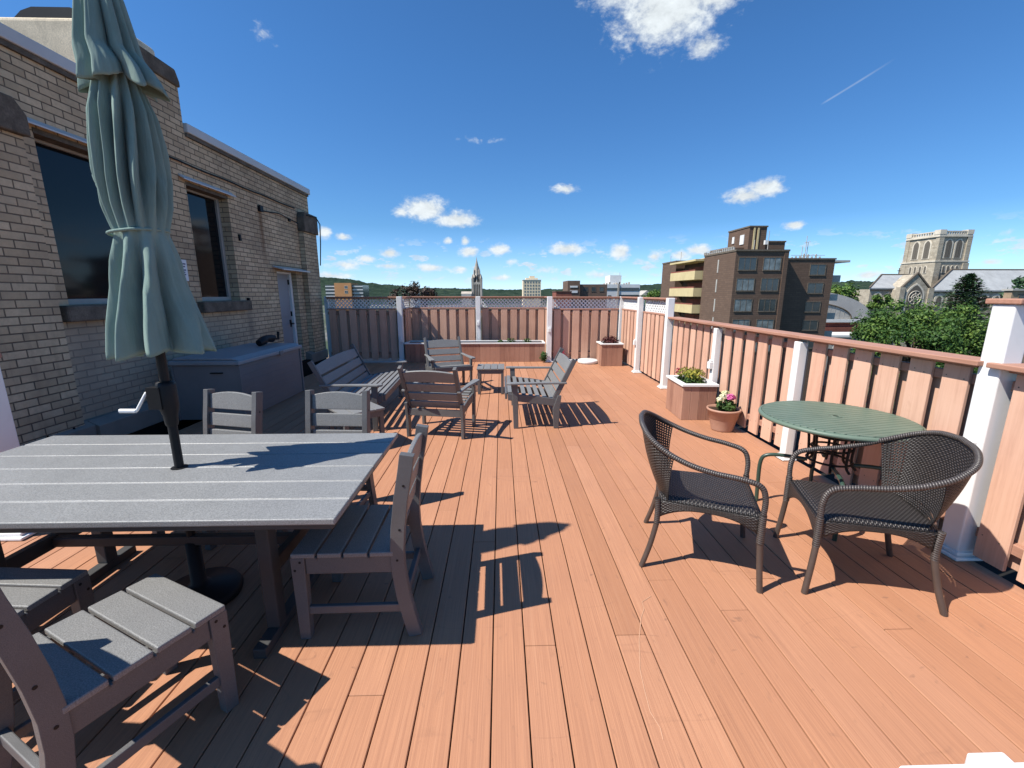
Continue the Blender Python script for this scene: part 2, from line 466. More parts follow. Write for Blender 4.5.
WX = -4.3
def ring_wall(mb, y0, y1, z0, z1, holes, x0, x1):
    """wall slab between x0..x1 with rectangular holes (ya,yb,za,zb), holes sorted in y"""
    y = y0
    for (ya, yb, za, zb) in holes:
        mb.box(x0, x1, y, ya, z0, z1)
        mb.box(x0, x1, ya, yb, z0, za); mb.box(x0, x1, ya, yb, zb, z1)
        y = yb
    mb.box(x0, x1, y, y1, z0, z1)

bld = thing('brick_building', 'buff brick rooftop house with dark windows, blue grey door and white coping beside the deck', 'building')
mb = MB()
W1 = (4.46, 5.72, 1.46, 3.06); W2 = (6.42, 7.34, 1.46, 3.06); DR = (8.62, 9.42, .16, 2.0)
ring_wall(mb, 2.95, 10.33, -.2, 3.72, [W1, W2, DR], WX-.3, WX)
mb.box(-9, WX-.3, 10.03, 10.33, -.2, 3.72); mb.box(-9, WX-.3, 2.95, 3.25, -.2, 3.72); mb.box(-9.3, -9, 2.95, 10.33, -.2, 3.72)
mb.box(-4.55, WX, 5.62, 6.54, 3.72, 4.26)
wall = mb.build('wall', M['brick'], bld)
mb = MB()                                                     # corner piers, a half brick proud of the wall
mb.box(WX, WX+.09, 3.0, 4.27, .2, 2.93); mb.build('pier', M['brick'], bld)
MB().box(WX, WX+.11, 9.72, 10.36, .2, 2.86).build('pier', M['brick'], bld)
mb = MB()
mb.prism([(3.0,2.93),(4.29,2.93),(4.29,3.1),(4.2,3.22),(3.0,3.22)], 'x', WX+.002, WX+.15); mb.build('pier_cap', M['darkstone'], bld, bevel=.015); mb = MB()
mb.prism([(9.69,2.86),(10.38,2.86),(10.38,3.26),(9.75,3.26),(9.69,3.15)], 'x', WX+.002, WX+.16)
mb.build('pier_cap', M['darkstone'], bld, bevel=.015, fixn=True)
mb = MB()
mb.box(-9.35, WX-.34, 2.95, 10.33, 3.62, 3.7)
mb.build('roof', M['roof'], bld)
mb = MB()
mb.box(WX-.34, WX+.05, 2.9, 5.615, 3.72, 3.84); mb.box(WX-.34, WX+.05, 6.545, 10.39, 3.72, 3.84)
mb.box(-9.35, WX-.345, 10.0, 10.39, 3.70, 3.86); mb.box(-9.35, WX-.345, 2.9, 3.3, 3.70, 3.86)
mb.build('coping', M['coping'], bld, bevel=.012)
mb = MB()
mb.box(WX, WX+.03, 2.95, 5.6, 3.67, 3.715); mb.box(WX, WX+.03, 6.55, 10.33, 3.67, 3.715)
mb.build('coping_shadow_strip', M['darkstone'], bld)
mb = MB(); mb.prism([(5.6,4.26),(6.56,4.26),(6.56,4.33),(6.5,4.46),(5.66,4.46)], 'x', -4.57, WX+.03)
mb.build('chimney_cap', M['darkstone'], bld, bevel=.02, fixn=True)
ch = MB().box(-6.6, -4.62, 6.0, 6.7, 3.6, 4.78).build('chimney', M['stone'], bld, bevel=.05, seg=3)
mb = MB(); mb.prism([(-5.78,4.78),(-5.68,4.86),(-5.55,4.90),(-5.1,4.90),(-5.0,4.86),(-4.98,4.78)], 'y', 6.05, 6.6)
mb.build('chimney_vent', M['black'], ch, fixn=True)
for (ya, yb, za, zb), ysil in ((W1, (4.34, 5.86)), (W2, (6.3, 7.5))):
    fr = MB(); xr = WX-.16
    fr.box(xr-.05, xr+.02, ya, ya+.06, za, zb); fr.box(xr-.05, xr+.02, yb-.06, yb, za, zb)
    fr.box(xr-.05, xr+.02, ya+.06, yb-.06, za, za+.06); fr.box(xr-.05, xr+.02, ya+.06, yb-.06, zb-.06, zb)
    w = fr.build('window', M['frame'], bld, bevel=.006)
    pn = MB().box(xr-.03, xr-.015, ya+.06, yb-.06, za+.06, zb-.06).build('pane', M['glass'], w)
    bl = MB()
    for i in range(24): bl.beam((xr-.06, ya+.08, za+.1+i*.03), (xr-.06, yb-.08, za+.1+i*.03), .02, .003, up=(.5,0,1))
    bl.build('blind', M['polydeep'], w)
    MB().box(WX-.12, WX+.10, *ysil, za-.16, za-.002).build('sill', M['darkstone'], w, bevel=.018)
    lt = MB(); lt.prism([(WX+.002, zb+.06),(WX+.075, zb+.015),(WX+.075, zb+.03),(WX+.002, zb+.085)], 'y', ya-.12, yb+.12)
    lt.build('drip_strip', M['coping'], w, fixn=True)
    MB().box(WX-.138, WX+.006, ya-.002, yb+.002, zb-.035, zb+.012).build('lintel', M['darkstone'], w)
    MB().box(WX-.3, WX-.29, ya, yb, za, zb).build('reveal_back', M['dark'], w)
dr = MB().box(WX-.2, WX-.15, 8.66, 9.34, .2, 1.96).box(WX-.15, WX-.143, 8.74, 9.26, .35, .95).box(WX-.15, WX-.143, 8.74, 9.26, 1.1, 1.85).build('door', M['door'], bld, bevel=.004)
mb = MB(); mb.box(WX-.2, WX-.1, 9.34, 9.42, .16, 2.0); mb.box(WX-.2, WX-.1, 8.62, 8.66, .16, 2.0); mb.box(WX-.2, WX-.1, 8.66, 9.34, 1.96, 2.0)
mb.build('door_frame', M['white'], dr, bevel=.004)
mb = MB(); mb.tube([(WX-.15, 9.27, .95), (WX-.08, 9.27, .95), (WX-.08, 9.17, .95)], .014); mb.box(WX-.15, WX-.135, 9.24, 9.30, .88, 1.03)
for z in (.4, 1.1, 1.75): mb.box(WX-.15, WX-.125, 9.325, 9.345, z, z+.1)
mb.build('handle', M['black'], dr)
mb = MB(); mb.prism([(WX+.002, 2.06),(WX+.2, 2.01),(WX+.2, 2.03),(WX+.002, 2.085)], 'y', 8.5, 9.66)
mb.build('door_canopy', M['coping'], bld, fixn=True)
mb = MB()                                                     # cable clipped along the wall, and its drop
pts = [(WX+.02, 5.4+.3*i, 3.30 - .006*math.sin(i*1.7)) for i in range(15)]
mb.tube(pts, .012, 6)
mb.tube([(WX+.02, 8.25, 3.05), (WX+.03, 8.3, 3.02), (WX+.03, 8.9, 3.08), (WX+.03, 9.5, 3.03), (WX+.06, 9.62, 3.0)], .01, 6)
mb.tube([(WX+.18, 9.8, 3.2), (WX+.2, 10.2, 3.22), (WX+.2, 10.40, 3.1), (WX+.17, 10.42, 2.7), (WX+.13, 10.4, 2.2)], .012, 6)
mb.build('cable', M['black'], bld)
mb = MB(); mb.box(WX, WX+.05, 8.2, 8.3, 3.0, 3.1); mb.box(WX, WX+.04, 7.52, 7.56, 1.42, 1.5); mb.box(WX, WX+.03, 7.5, 7.54, 2.42, 2.52); mb.box(WX, WX+.03, 9.3, 9.36, 3.0, 3.06)
mb.build('wall_bracket', M['black'], bld)
sg = MB().box(WX+.003, WX+.012, 5.98, 6.19, 1.74, 2.02).build('notice', M['signw'], bld)
mb = MB()
for z, y0, y1 in ((1.965, 6.0, 6.165), (1.93, 6.01, 6.15), (1.885, 6.03, 6.16), (1.855, 6.02, 6.14), (1.825, 6.02, 6.15)): mb.box(WX+.012, WX+.014, y0, y1, z-.008, z+.008)
mb.build('notice_text', M['ink'], sg)
mb = MB()                                                     # base flashing in two lengths and its curb
P0 = [(WX-.02, .31), (WX+.03, .31), (WX+.13, .255), (WX+.13, .06), (WX-.02, .06)]
mb.prism(P0, 'y', 3.0, 4.34); mb.prism([(x+(.035 if x > WX else 0), z-.012) for x, z in P0], 'y', 4.34, 8.55); mb.prism(P0, 'y', 9.5, 10.4)
mb.build('base_flashing', M['flash'], bld, bevel=.006, fixn=True)
mb = MB()
for y in (3.9, 4.15): mb.cyl(WX+.1, y, .27, .288, .008, 8)
mb.box(WX-.02, WX+.1, 3.0, 8.55, -.2, .06); mb.box(WX-.02, WX+.1, 9.5, 10.35, -.2, .06); mb.box(WX-.1, WX+.1, 8.56, 9.49, -.2, .15)
mb.build('curb', M['dark'], bld)
mb = MB(); mb.box(-9.3, 4.4, -3, 12.9, -16, -.22); mb.build('lower_storeys', M['brick'], bld)
MB().box(-4.2, 4.4, -3, 12.9, -.215, -.2).build('deck_roof', M['dark'], bld)  # roof sheet coloured near black for the shadow seen under the fence

# ------------------------------------------------------------------ fence
FX = 2.83; TOPH = 1.50; LOW = 1.20
def post(label, x, y, h=TOPH, w=.115, outlet=None, cap=False, face='x', oz=.62):
    t = thing('fence_post', label, 'fence post', (x, y, 0), 0, 'white posts of the deck fence')
    MB().box(-w/2, w/2, -w/2, w/2, .0, h).build('shaft', M['white'], t, bevel=.008)
    b = MB().box(-w*.82, w*.82, -w*.82, w*.82, .002, .022).box(-w*.64, w*.64, -w*.64, w*.64, .022, .045)
    b.build('base_plate', M['white'], t, bevel=.006)
    if outlet:
        b = MB()
        if face == 'x': b.box(-w/2-.045, -w/2, -.035, .035, oz, oz+.09); b.box(-w/2-.03, -w/2, -.028, .028, oz+.09, oz+.115)
        else: b.box(-.035, .035, -w/2-.045, -w/2, oz, oz+.09); b.box(-.028, .028, -w/2-.03, -w/2, oz+.09, oz+.115)
        b.build('step_light', M['white'], t, bevel=.006)
    if cap:
        MB().box(-w/2-.012, w/2+.03, -w/2-.03, w/2+.03, h, h+.03).build('post_cap', M['railx'], t, bevel=.006)
    return t

def panel(label, p0, p1, top, lattice=False, inward=1, nb=None, seed=0, zb=.05):
    """board-on-board panel running from p0 to p1 (2D); its local +Y faces the deck"""
    d = Vector((p1[0]-p0[0], p1[1]-p0[1])); L = d.length; rz = math.atan2(d.y, d.x)
    t = thing('fence', label, 'fence', (p0[0], p0[1], 0), rz, 'terracotta fence panels round the deck')
    s = inward
    bt = (top-.30) if lattice else (top-.05)
    pw = .158; n = max(2, round(L/.226)); step = L/n
    rnd = random.Random(seed)
    mb = MB()
    for i in range(n):
        c = (i+.5)*step; e = rnd.uniform(-.004, .004)
        mb.box(c-pw/2+e, c+pw/2+e, s*.022, s*.044, zb+rnd.uniform(-.006,.006), bt-.002)
    for i in range(n):                                             # nail heads
        c = (i+.5)*step
        for z in (.19, bt-.075):
            for dx in (-.045, .045):
                x_ = c+dx+rnd.uniform(-.012,.012); z_ = z+rnd.uniform(-.012,.012); y_ = s*.0446
                mb.add([(x_-.0035,y_,z_-.0035),(x_+.0035,y_,z_-.0035),(x_+.0035,y_,z_+.0035),(x_-.0035,y_,z_+.0035)], [(0,1,2,3)], mat=1)
    tones(mb.build('front_boards', [M['fence'], M['darkstone']], t, bevel=.003, seg=1), 6, seed)
    mb = MB()
    for i in range(n+1):
        c = i*step; a = max(.003, c-.088); b_ = min(L-.003, c+.088)
        mb.box(a, b_, -s*.044, -s*.022, zb+.01, bt-(.012 if lattice else .085))
    tones(mb.build('back_boards', M['fence'], t, bevel=.003, seg=1), 6, seed+50)
    for z in (.16, bt-.105): MB().box(.002, L-.002, -.0215, .0215, z, z+.06).build('rail', M['railx'], t, bevel=.003, seg=1)
    if lattice:
        mb = MB(); mb.box(0, L, -.05, .06, bt, bt+.03)
        mb.build('middle_rail', M['railx'], t, bevel=.004, seg=1)
        z0, z1 = bt+.032, top-.032; H = z1-z0; mb = MB(); sp = .088
        x = -H
        while x < L:
            for sg_, yy in ((1, .004), (-1, -.004)):
                a = (x, z0) if sg_ > 0 else (x+H, z0); b_ = (x+H, z1) if sg_ > 0 else (x, z1)
                # clip to 0..L
                def clip(a, b_):
                    (ax, az), (bx, bz) = a, b_
                    if ax > bx: ax, az, bx, bz = bx, bz, ax, az
                    if bx <= .01 or ax >= L-.01: return None
                    m = (bz-az)/(bx-ax)
                    if ax < .01: az += m*(.01-ax); ax = .01
                    if bx > L-.01: bz += m*(L-.01-bx); bx = L-.01
                    return (ax, az), (bx, bz)
                q = clip(a, b_)
                if q and abs(q[1][0]-q[0][0]) > .02:
                    mb.beam((q[0][0], yy, q[0][1]), (q[1][0], yy, q[1][1]), .007, .024, up=(0,0,1))
            x += sp
        mb.build('lattice', M['white'], t)
        mb = MB(); mb.box(.005, L-.005, -.012, .012, z0, z0+.012); mb.box(.005, L-.005, -.012, .012, z1-.012, z1)
        mb.box(.005, .02, -.012, .012, z0+.012, z1-.012); mb.box(L-.02, L-.005, -.012, .012, z0+.012, z1-.012)
        mb.build('lattice_frame', M['white'], t)
    mb = MB(); e = .0585 if not lattice else 0; ya, yb = sorted((-s*.065, s*(.125 if not lattice else .075)))
    mb.box(-e, L+e, ya, yb, top-.03, top); ya, yb = sorted((-s*.045, s*.055)); mb.box(0, L, ya, yb, top-.05, top-.0305)
    mb.build('cap_rail', M['railx'], t, bevel=.005, seg=2)
    return t

PX = 2.76      # posts stand just inside the right-hand fence
post('white fence post with step light at the left of the long raised planter', -2.33, 10.10, outlet=True, face='y', oz=.46)
post('white fence post with step light in the middle of the alcove behind the long planter', -.56, 10.70, outlet=True, face='y', oz=.8)
post('white fence post with step light at the right end of the long raised planter', 1.11, 9.96, outlet=True, face='y', oz=.70)
post('white fence post against the far corner of the brick building', -4.06, 10.30, w=.09)
post('white corner post where the back fence meets the right fence', 2.79, 10.06, w=.10)
post('white fence post between the two lattice panels of the right fence', PX-.02, 8.53, outlet=True, w=.10, oz=.56)
post('tall white fence post where the lattice ends on the right fence', PX, 7.07, h=1.50, w=.11)
post('white fence post rising behind the planter with yellow flowers', PX, 5.43, h=1.142, w=.08, outlet=True, oz=.62)
post('white fence post behind the round green table', PX, 3.88, h=1.142, w=.082)
post('big white capped post beside the right wicker chair, nearest on the right', 2.815, 2.33, h=1.52, w=.115, outlet=True, cap=True, oz=.62)
for o in bpy.data.objects:
    pass
B = 10.18
panel('back fence panel with lattice between brick building and white post', (-4.0, B), (-2.40, B), TOPH, True, -1, 7, 1)
panel('short return fence panel with lattice at the left of the alcove', (-2.26, 10.80), (-2.26, 10.17), TOPH, True, 1, 2, 2)
panel('back fence panel with lattice left of the alcove middle post', (-2.24, 10.84), (-.62, 10.84), TOPH, True, -1, 7, 3)
panel('back fence panel with lattice right of the alcove middle post', (-.50, 10.84), (1.12, 10.84), TOPH, True, -1, 7, 4)
panel('short return fence panel with lattice at the right of the alcove', (1.14, 10.07), (1.14, 10.80), TOPH, True, 1, 2, 5)
panel('back fence panel with lattice beside the right corner', (1.19, B-.1), (2.73, B-.1), TOPH, True, -1, 7, 6)
panel('right fence panel with lattice nearest the back corner', (FX, 10.0), (FX, 8.59), TOPH, True, -1, 6, 7)
panel('right fence panel with lattice next to the low panels', (FX, 8.47), (FX, 7.14), TOPH, True, -1, 6, 8)
panel('low right fence panel behind the yellow flower planter', (FX+.015, 6.99), (FX+.015, 5.49), LOW, False, -1, 6, 9)
panel('low right fence panel behind the terracotta flower pot', (FX+.015, 5.37), (FX+.015, 3.94), LOW, False, -1, 6, 10)
panel('low right fence panel behind the round green table', (FX+.015, 3.82), (FX+.015, 2.42), LOW, False, -1, 6, 11)
panel('low right fence panel at the right edge beyond the big capped post', (FX+.015, 2.26), (FX+.015, .72), LOW, False, -1, 6, 12)

# left-hand white post by the table, with the stub of fence to the building
post('white post at the left edge standing behind the dining table', -3.22, 2.70, h=1.5, w=.12)
panel('short fence panel between left white post and brick building', (-4.05, 2.72), (-3.29, 2.72), 1.2, False, 1, 3, 13)
# white rail in front of the photographer
rl = thing('railing', 'white railing at the bottom right corner in front of the viewer', 'railing', (1.0, .44, 0))
MB().box(-.42, .75, -.05, .049, .86, .902).build('top_rail', M['white'], rl, bevel=.005)
MB().box(-.42, .75, -.03, .03, .12, .16).build('bottom_rail', M['white'], rl, bevel=.005)
MB().box(-.312, -.256, -.05, .055, .80, .9125).build('bracket', M['white'], rl, bevel=.003)
for x in (-.38, .70): MB().box(x-.04, x+.04, -.045, .04, 0, .86).build('post', M['white'], rl, bevel=.006)
mb = MB()
for i in range(9):
    x = -.29 + i*.11; mb.box(x-.016, x+.016, -.016, .016, .16, .86)
mb.build('balusters', M['white'], rl)

# ------------------------------------------------------------------ planters and pots
def leaves(mb, c, r, n, size, seed, zs=1.0, up=.3):
    rnd = random.Random(seed)
    for i in range(n):
        d = Vector((rnd.gauss(0,1), rnd.gauss(0,1), rnd.gauss(0,1))).normalized()
        p = Vector(c) + Vector((d.x*r[0], d.y*r[1], d.z*r[2])) * (rnd.random()**.4)
        nrm = (d + Vector((0,0,up)) + Vector((rnd.gauss(0,.5), rnd.gauss(0,.5), rnd.gauss(0,.5)))).normalized()
        t = nrm.cross(Vector((rnd.random()-.5, rnd.random()-.5, rnd.random()-.5))).normalized()
        b = nrm.cross(t); s = size*rnd.uniform(.6, 1.3)
        mb.add([p - t*s, p + b*s*.5 - nrm*s*.12, p + t*s, p - b*s*.5 - nrm*s*.12], [(0,1,2,3)])
def blossom(mb, c, r, n, seed):
    """domed flower head of many small petals"""
    rnd = random.Random(seed)
    for i in range(n):
        d = Vector((rnd.gauss(0,1), rnd.gauss(0,1), abs(rnd.gauss(0,1)))).normalized()
        p = Vector(c) + d*r*rnd.uniform(.6, 1)
        t = d.cross(Vector((rnd.random()-.5, rnd.random()-.5, rnd.random()))).normalized(); b = d.cross(t); s = r*.42
        mb.add([p - t*s, p - b*s*.6 + d*s*.2, p + t*s, p + b*s*.6 + d*s*.2], [(0,1,2,3)])
M['leaf'] = leaf_material('garden_leaf', (.02,.05,.012), (.05,.11,.025), (.11,.19,.05), 8)
M['leafyellow'] = leaf_material('yellow_green_leaf', (.07,.11,.012), (.22,.23,.03), (.42,.36,.05), 10)
M['leafred'] = leaf_material('dark_red_leaf', (.03,.006,.008), (.075,.016,.018), (.14,.035,.035), 8)
M['petalpink'] = leaf_material('pink_petal', (.50,.05,.22), (.70,.11,.35), (.80,.30,.5), 30)
M['petalcream'] = leaf_material('cream_petal', (.65,.6,.3), (.75,.72,.45), (.8,.79,.62), 30)
M['petalred'] = leaf_material('red_petal', (.25,.012,.04), (.38,.03,.08), (.5,.08,.12), 30)
def planter(label, loc, sx, sy, h, rz=0, rim=.05, seed=1):
    t = thing('planter_box', label, 'planter', loc, rz)
    mb = MB(); bw = .115
    for y in (-sy/2, sy/2-.02):
        n = max(2, round(sx/bw))
        for i in range(n): mb.box(-sx/2+i*sx/n+.001, -sx/2+(i+1)*sx/n-.001, y, y+.02, .0, h)
    for x in (-sx/2+.0005, sx/2-.0205):
        n = max(2, round((sy-.04)/bw)); w = (sy-.042)/n
        for i in range(n): mb.box(x, x+.02, -sy/2+.021+i*w+.001, -sy/2+.021+(i+1)*w-.001, .0, h)
    tones(mb.build('boards', M['planterwood'], t, bevel=.003, seg=1), 6, seed)
    mb = MB(); o = .018; w = rim+o
    mb.box(-sx/2-o, sx/2+o, -sy/2-o, -sy/2-o+w, h, h+.03); mb.box(-sx/2-o, sx/2+o, sy/2+o-w, sy/2+o, h, h+.03)
    mb.box(-sx/2-o, -sx/2-o+w, -sy/2-o+w, sy/2+o-w, h, h+.03); mb.box(sx/2+o-w, sx/2+o, -sy/2-o+w, sy/2+o-w, h, h+.03)
    mb.build('rim', M['white'], t, bevel=.004)
    MB().box(-sx/2+.021, sx/2-.021, -sy/2+.021, sy/2-.021, .03, h-.03).build('soil', M['soil'], t)
    return t
planter('square brown planter with white rim and yellow green flowers by the right fence', (2.50, 5.49, 0), .42, .60, .435, R(-3), seed=2)
g = thing('flowering_plant', 'bushy yellow and green flowers in the white rimmed planter', 'plant', (2.50, 5.50, .40))
mb = MB(); leaves(mb, (0,0,.06), (.17,.20,.10), 620, .022, 5); mb.build('foliage', M['leaf'], g)
mb = MB(); leaves(mb, (0,.02,.14), (.175,.20,.085), 700, .019, 6); mb.build('yellow_flowers', M['leafyellow'], g)
mb = MB()
for x, y, z in ((-.13,.13,.17), (-.10,.17,.15), (-.15,.09,.14)): blossom(mb, (x,y,z), .03, 26, int(x*900))
mb.build('red_flowers', M['petalred'], g)
planter('square brown planter with white rim in the far right corner', (2.43, 9.55, 0), .47, .47, .47, 0, seed=3)
g = thing('red_foliage_plant', 'low dark red plant in the far corner planter', 'plant', (2.43, 9.55, .44))
mb = MB(); leaves(mb, (0,0,.08), (.20,.20,.13), 900, .022, 8); mb.build('foliage', M['leafred'], g)
planter('long low brown planter with white rim set in the back alcove', (-.61, 10.24, 0), 3.24, .52, .42, 0, rim=.03, seed=4)
for i, (x, s, lab, mt) in enumerate(((-1.12, .10, 'small green tuft in the long planter, furthest left', 'leaf'), (-.02, .09, 'small green tuft in the long planter, third from right', 'leaf'), (.22, .14, 'largest bright green tuft in the long planter', 'leaf'), (.62, .13, 'green plant in the long planter near the right white post', 'leaf'), (-.62, .05, 'tiny dry seedlings in the middle of the long planter', 'leafred'))):
    mb = MB(); leaves(mb, (0,0,s*.45), (s*.9, s*.7, s*.6), 150, .022, 20+i)
    o = mb.build('seedling', M[mt], loc=(x, 10.2, .40)); tag(o, lab, 'plant', 'small plants in the long planter')
mb = MB(); leaves(mb, (0,0,.14), (.09,.09,.13), 200, .03, 33)
o = mb.build('potted_shrub', M['leaf'], loc=(.98, 9.86, .0)); tag(o, 'small dark green plant on the deck at the right end of the long planter', 'plant')
mb = MB(); leaves(mb, (0,0,.14), (.10,.08,.14), 220, .03, 34)
o = mb.build('red_flower_plant', M['petalred'], loc=(1.42, 9.9, .0)); tag(o, 'dark red flowering plant on the deck behind the right bench', 'plant')
# flower pot
t = thing('flower_pot', 'round terracotta pot with pink and cream flowers beside the planter', 'flower pot', (2.60, 4.80, 0))
MB().lathe([(0,.0),(.115,.0),(.12,.012),(.122,.03),(.150,.14),(.152,.145),(.158,.15),(.172,.235),(.185,.24),(.187,.262),(.170,.264),(.163,.235)], 40).build('pot', M['pot'], t)
MB().cyl(0, 0, .2, .235, .166, 32).build('soil', M['soil'], t)
g = thing('pot_flowers', 'pink and cream blooms growing in the terracotta pot', 'plant', (2.60, 4.80, .23))
mb = MB(); leaves(mb, (.01,-.02,.07), (.11,.11,.08), 330, .024, 41); mb.build('foliage', M['leaf'], g)
mb = MB()
for c, r in (((.035,-.05,.165),.052), ((.075,-.02,.15),.042)): blossom(mb, c, r, 70, 3)
mb.build('pink_blooms', M['petalpink'], g)
mb = MB()
for c, r in (((-.085,-.06,.14),.045), ((.01,.02,.19),.05), ((-.035,-.02,.165),.045)): blossom(mb, c, r, 70, 4)
mb.build('cream_blooms', M['petalcream'], g)
# white disc and strip against the back fence
mb = MB(); mb.lathe([(0,0),(.22,0),(.235,.012),(.235,.065),(.22,.08),(0,.085)], 40)
o = mb.build('white_pan', M['white'], loc=(2.0, 9.78, .001)); tag(o, 'round white pan lying on the deck before the back fence', 'pan')
o = MB().box(1.22, 1.75, 10.0, 10.05, .001, .05).build('white_board', M['white'], bevel=.004); tag(o, 'narrow white board lying along the foot of the back fence', 'board')
# ------------------------------------------------------------------ dining chairs
def sabre(mb, x0, x1, pts, w):
    """curved post: pts = centre line in (y,z), width w in y"""
    L = []; Rr = []
    for i, (y, z) in enumerate(pts):
        a = pts[max(i-1,0)]; b = pts[min(i+1,len(pts)-1)]
        d = Vector((b[0]-a[0], b[1]-a[1])).normalized(); n = Vector((-d.y, d.x))
        L.append((y+n.x*w/2, z+n.y*w/2)); Rr.append((y-n.x*w/2, z-n.y*w/2))
    mb.prism(L + Rr[::-1], 'x', x0, x1); return mb
def arc_slat(mb, x0, x1, z0, z1, y, rise, th=.022, tilt=0, n=8):
    """horizontal back slat with an arched top edge, leaning by tilt"""
    top = [(x0+(x1-x0)*i/n, z1+rise*(1-(2*i/n-1)**2)) for i in range(n+1)]
    poly = [(x0, z0), (x1, z0)] + top[::-1]
    Mx = Matrix.Translation((0, y, z0)) @ Matrix.Rotation(tilt, 4, 'X') @ Matrix.Translation((0, 0, -z0))
    mb.prism(poly, 'y', -th/2, th/2, Mx); return mb
POSTC = [(-.285,0),(-.262,.10),(-.238,.22),(-.224,.34),(-.222,.44),(-.232,.56),(-.252,.70),(-.275,.82),(-.288,.90)]
def dining_chair(label):
    t = thing('dining_chair', label, 'chair', (0,0,0), 0, 'grey slatted chairs round the dining table')
    mb = MB()
    for i in range(4):
        y0 = -.205+i*.116; dz = .006*(i == 3)
        mb.box(-.226, .226, y0, y0+.105, .421, .444)
    mb.build('seat', M['poly'], t, bevel=.005)
    mb = MB()
    for s in (-1,1):
        mb.box(*sorted((s*.188, s*.215)), -.20, .19, .335, .4205)
    mb.box(-.187, .187, .205, .23, .345, .4205)
    for i in range(3): mb.box(-.2265, .2265, -.205+i*.116+.107, -.205+i*.116+.114, .408, .4205)
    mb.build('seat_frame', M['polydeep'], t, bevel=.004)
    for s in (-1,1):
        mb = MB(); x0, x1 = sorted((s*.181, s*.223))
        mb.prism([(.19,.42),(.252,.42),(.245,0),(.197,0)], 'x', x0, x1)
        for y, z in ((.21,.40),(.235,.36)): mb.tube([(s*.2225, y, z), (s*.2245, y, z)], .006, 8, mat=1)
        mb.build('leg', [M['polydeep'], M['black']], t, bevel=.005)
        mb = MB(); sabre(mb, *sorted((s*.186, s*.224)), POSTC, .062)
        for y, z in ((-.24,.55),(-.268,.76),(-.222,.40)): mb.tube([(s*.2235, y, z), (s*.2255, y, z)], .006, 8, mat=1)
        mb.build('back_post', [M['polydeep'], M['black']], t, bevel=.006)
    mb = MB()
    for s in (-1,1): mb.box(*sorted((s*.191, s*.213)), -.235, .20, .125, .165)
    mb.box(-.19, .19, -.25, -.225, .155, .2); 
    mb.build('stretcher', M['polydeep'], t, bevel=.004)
    mb = MB(); arc_slat(mb, -.185, .185, .765, .868, -.267, .025, tilt=.14); mb.build('back_slat', M['poly'], t, bevel=.005)
    mb = MB(); arc_slat(mb, -.185, .185, .645, .738, -.246, .0, tilt=.15); mb.build('back_slat', M['poly'], t, bevel=.005)
    mb = MB(); arc_slat(mb, -.185, .185, .535, .62, -.229, .0, tilt=.12); mb.build('back_slat', M['poly'], t, bevel=.005)
    return t
c0 = dining_chair('grey slatted chair at the right end of the dining table, turned sideways'); c0.location = (-.70, 1.965, 0); c0.rotation_euler = (0,0,R(91))
for loc, rz, lab in (((-1.985, 2.76, 0), R(166), 'grey slatted chair tucked in behind the table, nearest the umbrella pole'),
                     ((-1.19, 2.74, 0), R(176), 'grey slatted chair tucked in behind the table, in front of the brown deck and bench'),
                     ((-1.345, 1.30, 0), R(-26), 'grey slatted chair at the near side of the table, turned with sunlit seat slats'),
                     ((-1.985, 1.42, 0), R(-4), 'grey slatted chair at the left edge, pushed half under the table')):
    copy_thing(c0, loc, rz, lab)

# ------------------------------------------------------------------ dining table and umbrella
t = thing('dining_table', 'large grey slatted dining table with a green umbrella through it', 'table', (-1.69, 2.05, 0))
mb = MB(); n = 6; W = 1.05; hx = 1.045
sw = W/n
for i in range(n):
    y0 = -W/2 + i*sw
    mb.box(-hx, hx, y0+.0035, y0+sw-.0035, .702, .73)
mb.build('tabletop', M['polytop'], t, bevel=.006, seg=3)
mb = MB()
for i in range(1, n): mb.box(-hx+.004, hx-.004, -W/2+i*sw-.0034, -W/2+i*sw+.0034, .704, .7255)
mb.build('seam_highlight_strip', M['seam'], t)  # pale strips painted as the sunlit highlights of the slat edges
mb = MB(); mb.lathe([(.022,.7302),(.036,.7302),(.036,.7335),(.022,.7335)], 24, (.085, 0, 0), smooth=False); mb.build('umbrella_ring', M['black'], t)
mb = MB()
mb.box(-hx+.02, hx-.02, -W/2+.03, -W/2+.055, .67, .7015); mb.box(-hx+.02, hx-.02, W/2-.055, W/2-.03, .67, .7015)
mb.box(-hx+.02, -hx+.045, -W/2+.056, W/2-.056, .67, .7015); mb.box(hx-.045, hx-.02, -W/2+.056, W/2-.056, .67, .7015)
mb.build('apron', M['polyshade'], t, bevel=.004)
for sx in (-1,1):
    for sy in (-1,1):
        MB().box(sx*.62-.03, sx*.62+.03, sy*.26-.035, sy*.26+.035, .05, .70).build('leg', M['polyshade'], t, bevel=.006)
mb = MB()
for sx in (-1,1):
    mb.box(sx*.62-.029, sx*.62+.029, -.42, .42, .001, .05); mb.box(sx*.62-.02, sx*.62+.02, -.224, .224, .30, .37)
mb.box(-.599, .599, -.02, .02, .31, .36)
mb.build('trestle', M['polyshade'], t, bevel=.005)
u = thing('umbrella', 'closed sage green patio umbrella tied round its pole through the dining table', 'umbrella', (-1.605, 2.05, 0))
MB().tube([(0,0,.05),(0,0,2.86)], .020, 16).build('pole', M['black'], u)
mb = MB(); mb.lathe([(0,.002),(.19,.002),(.195,.02),(.18,.05),(.06,.075),(.035,.09),(.033,.32),(0,.33)], 32); mb.build('base', M['black'], u)
mb = MB(); mb.lathe([(.024,.95),(.027,.96),(.030,1.0),(.038,1.03),(.041,1.06),(.041,1.15),(.036,1.165),(.024,1.17)], 20)
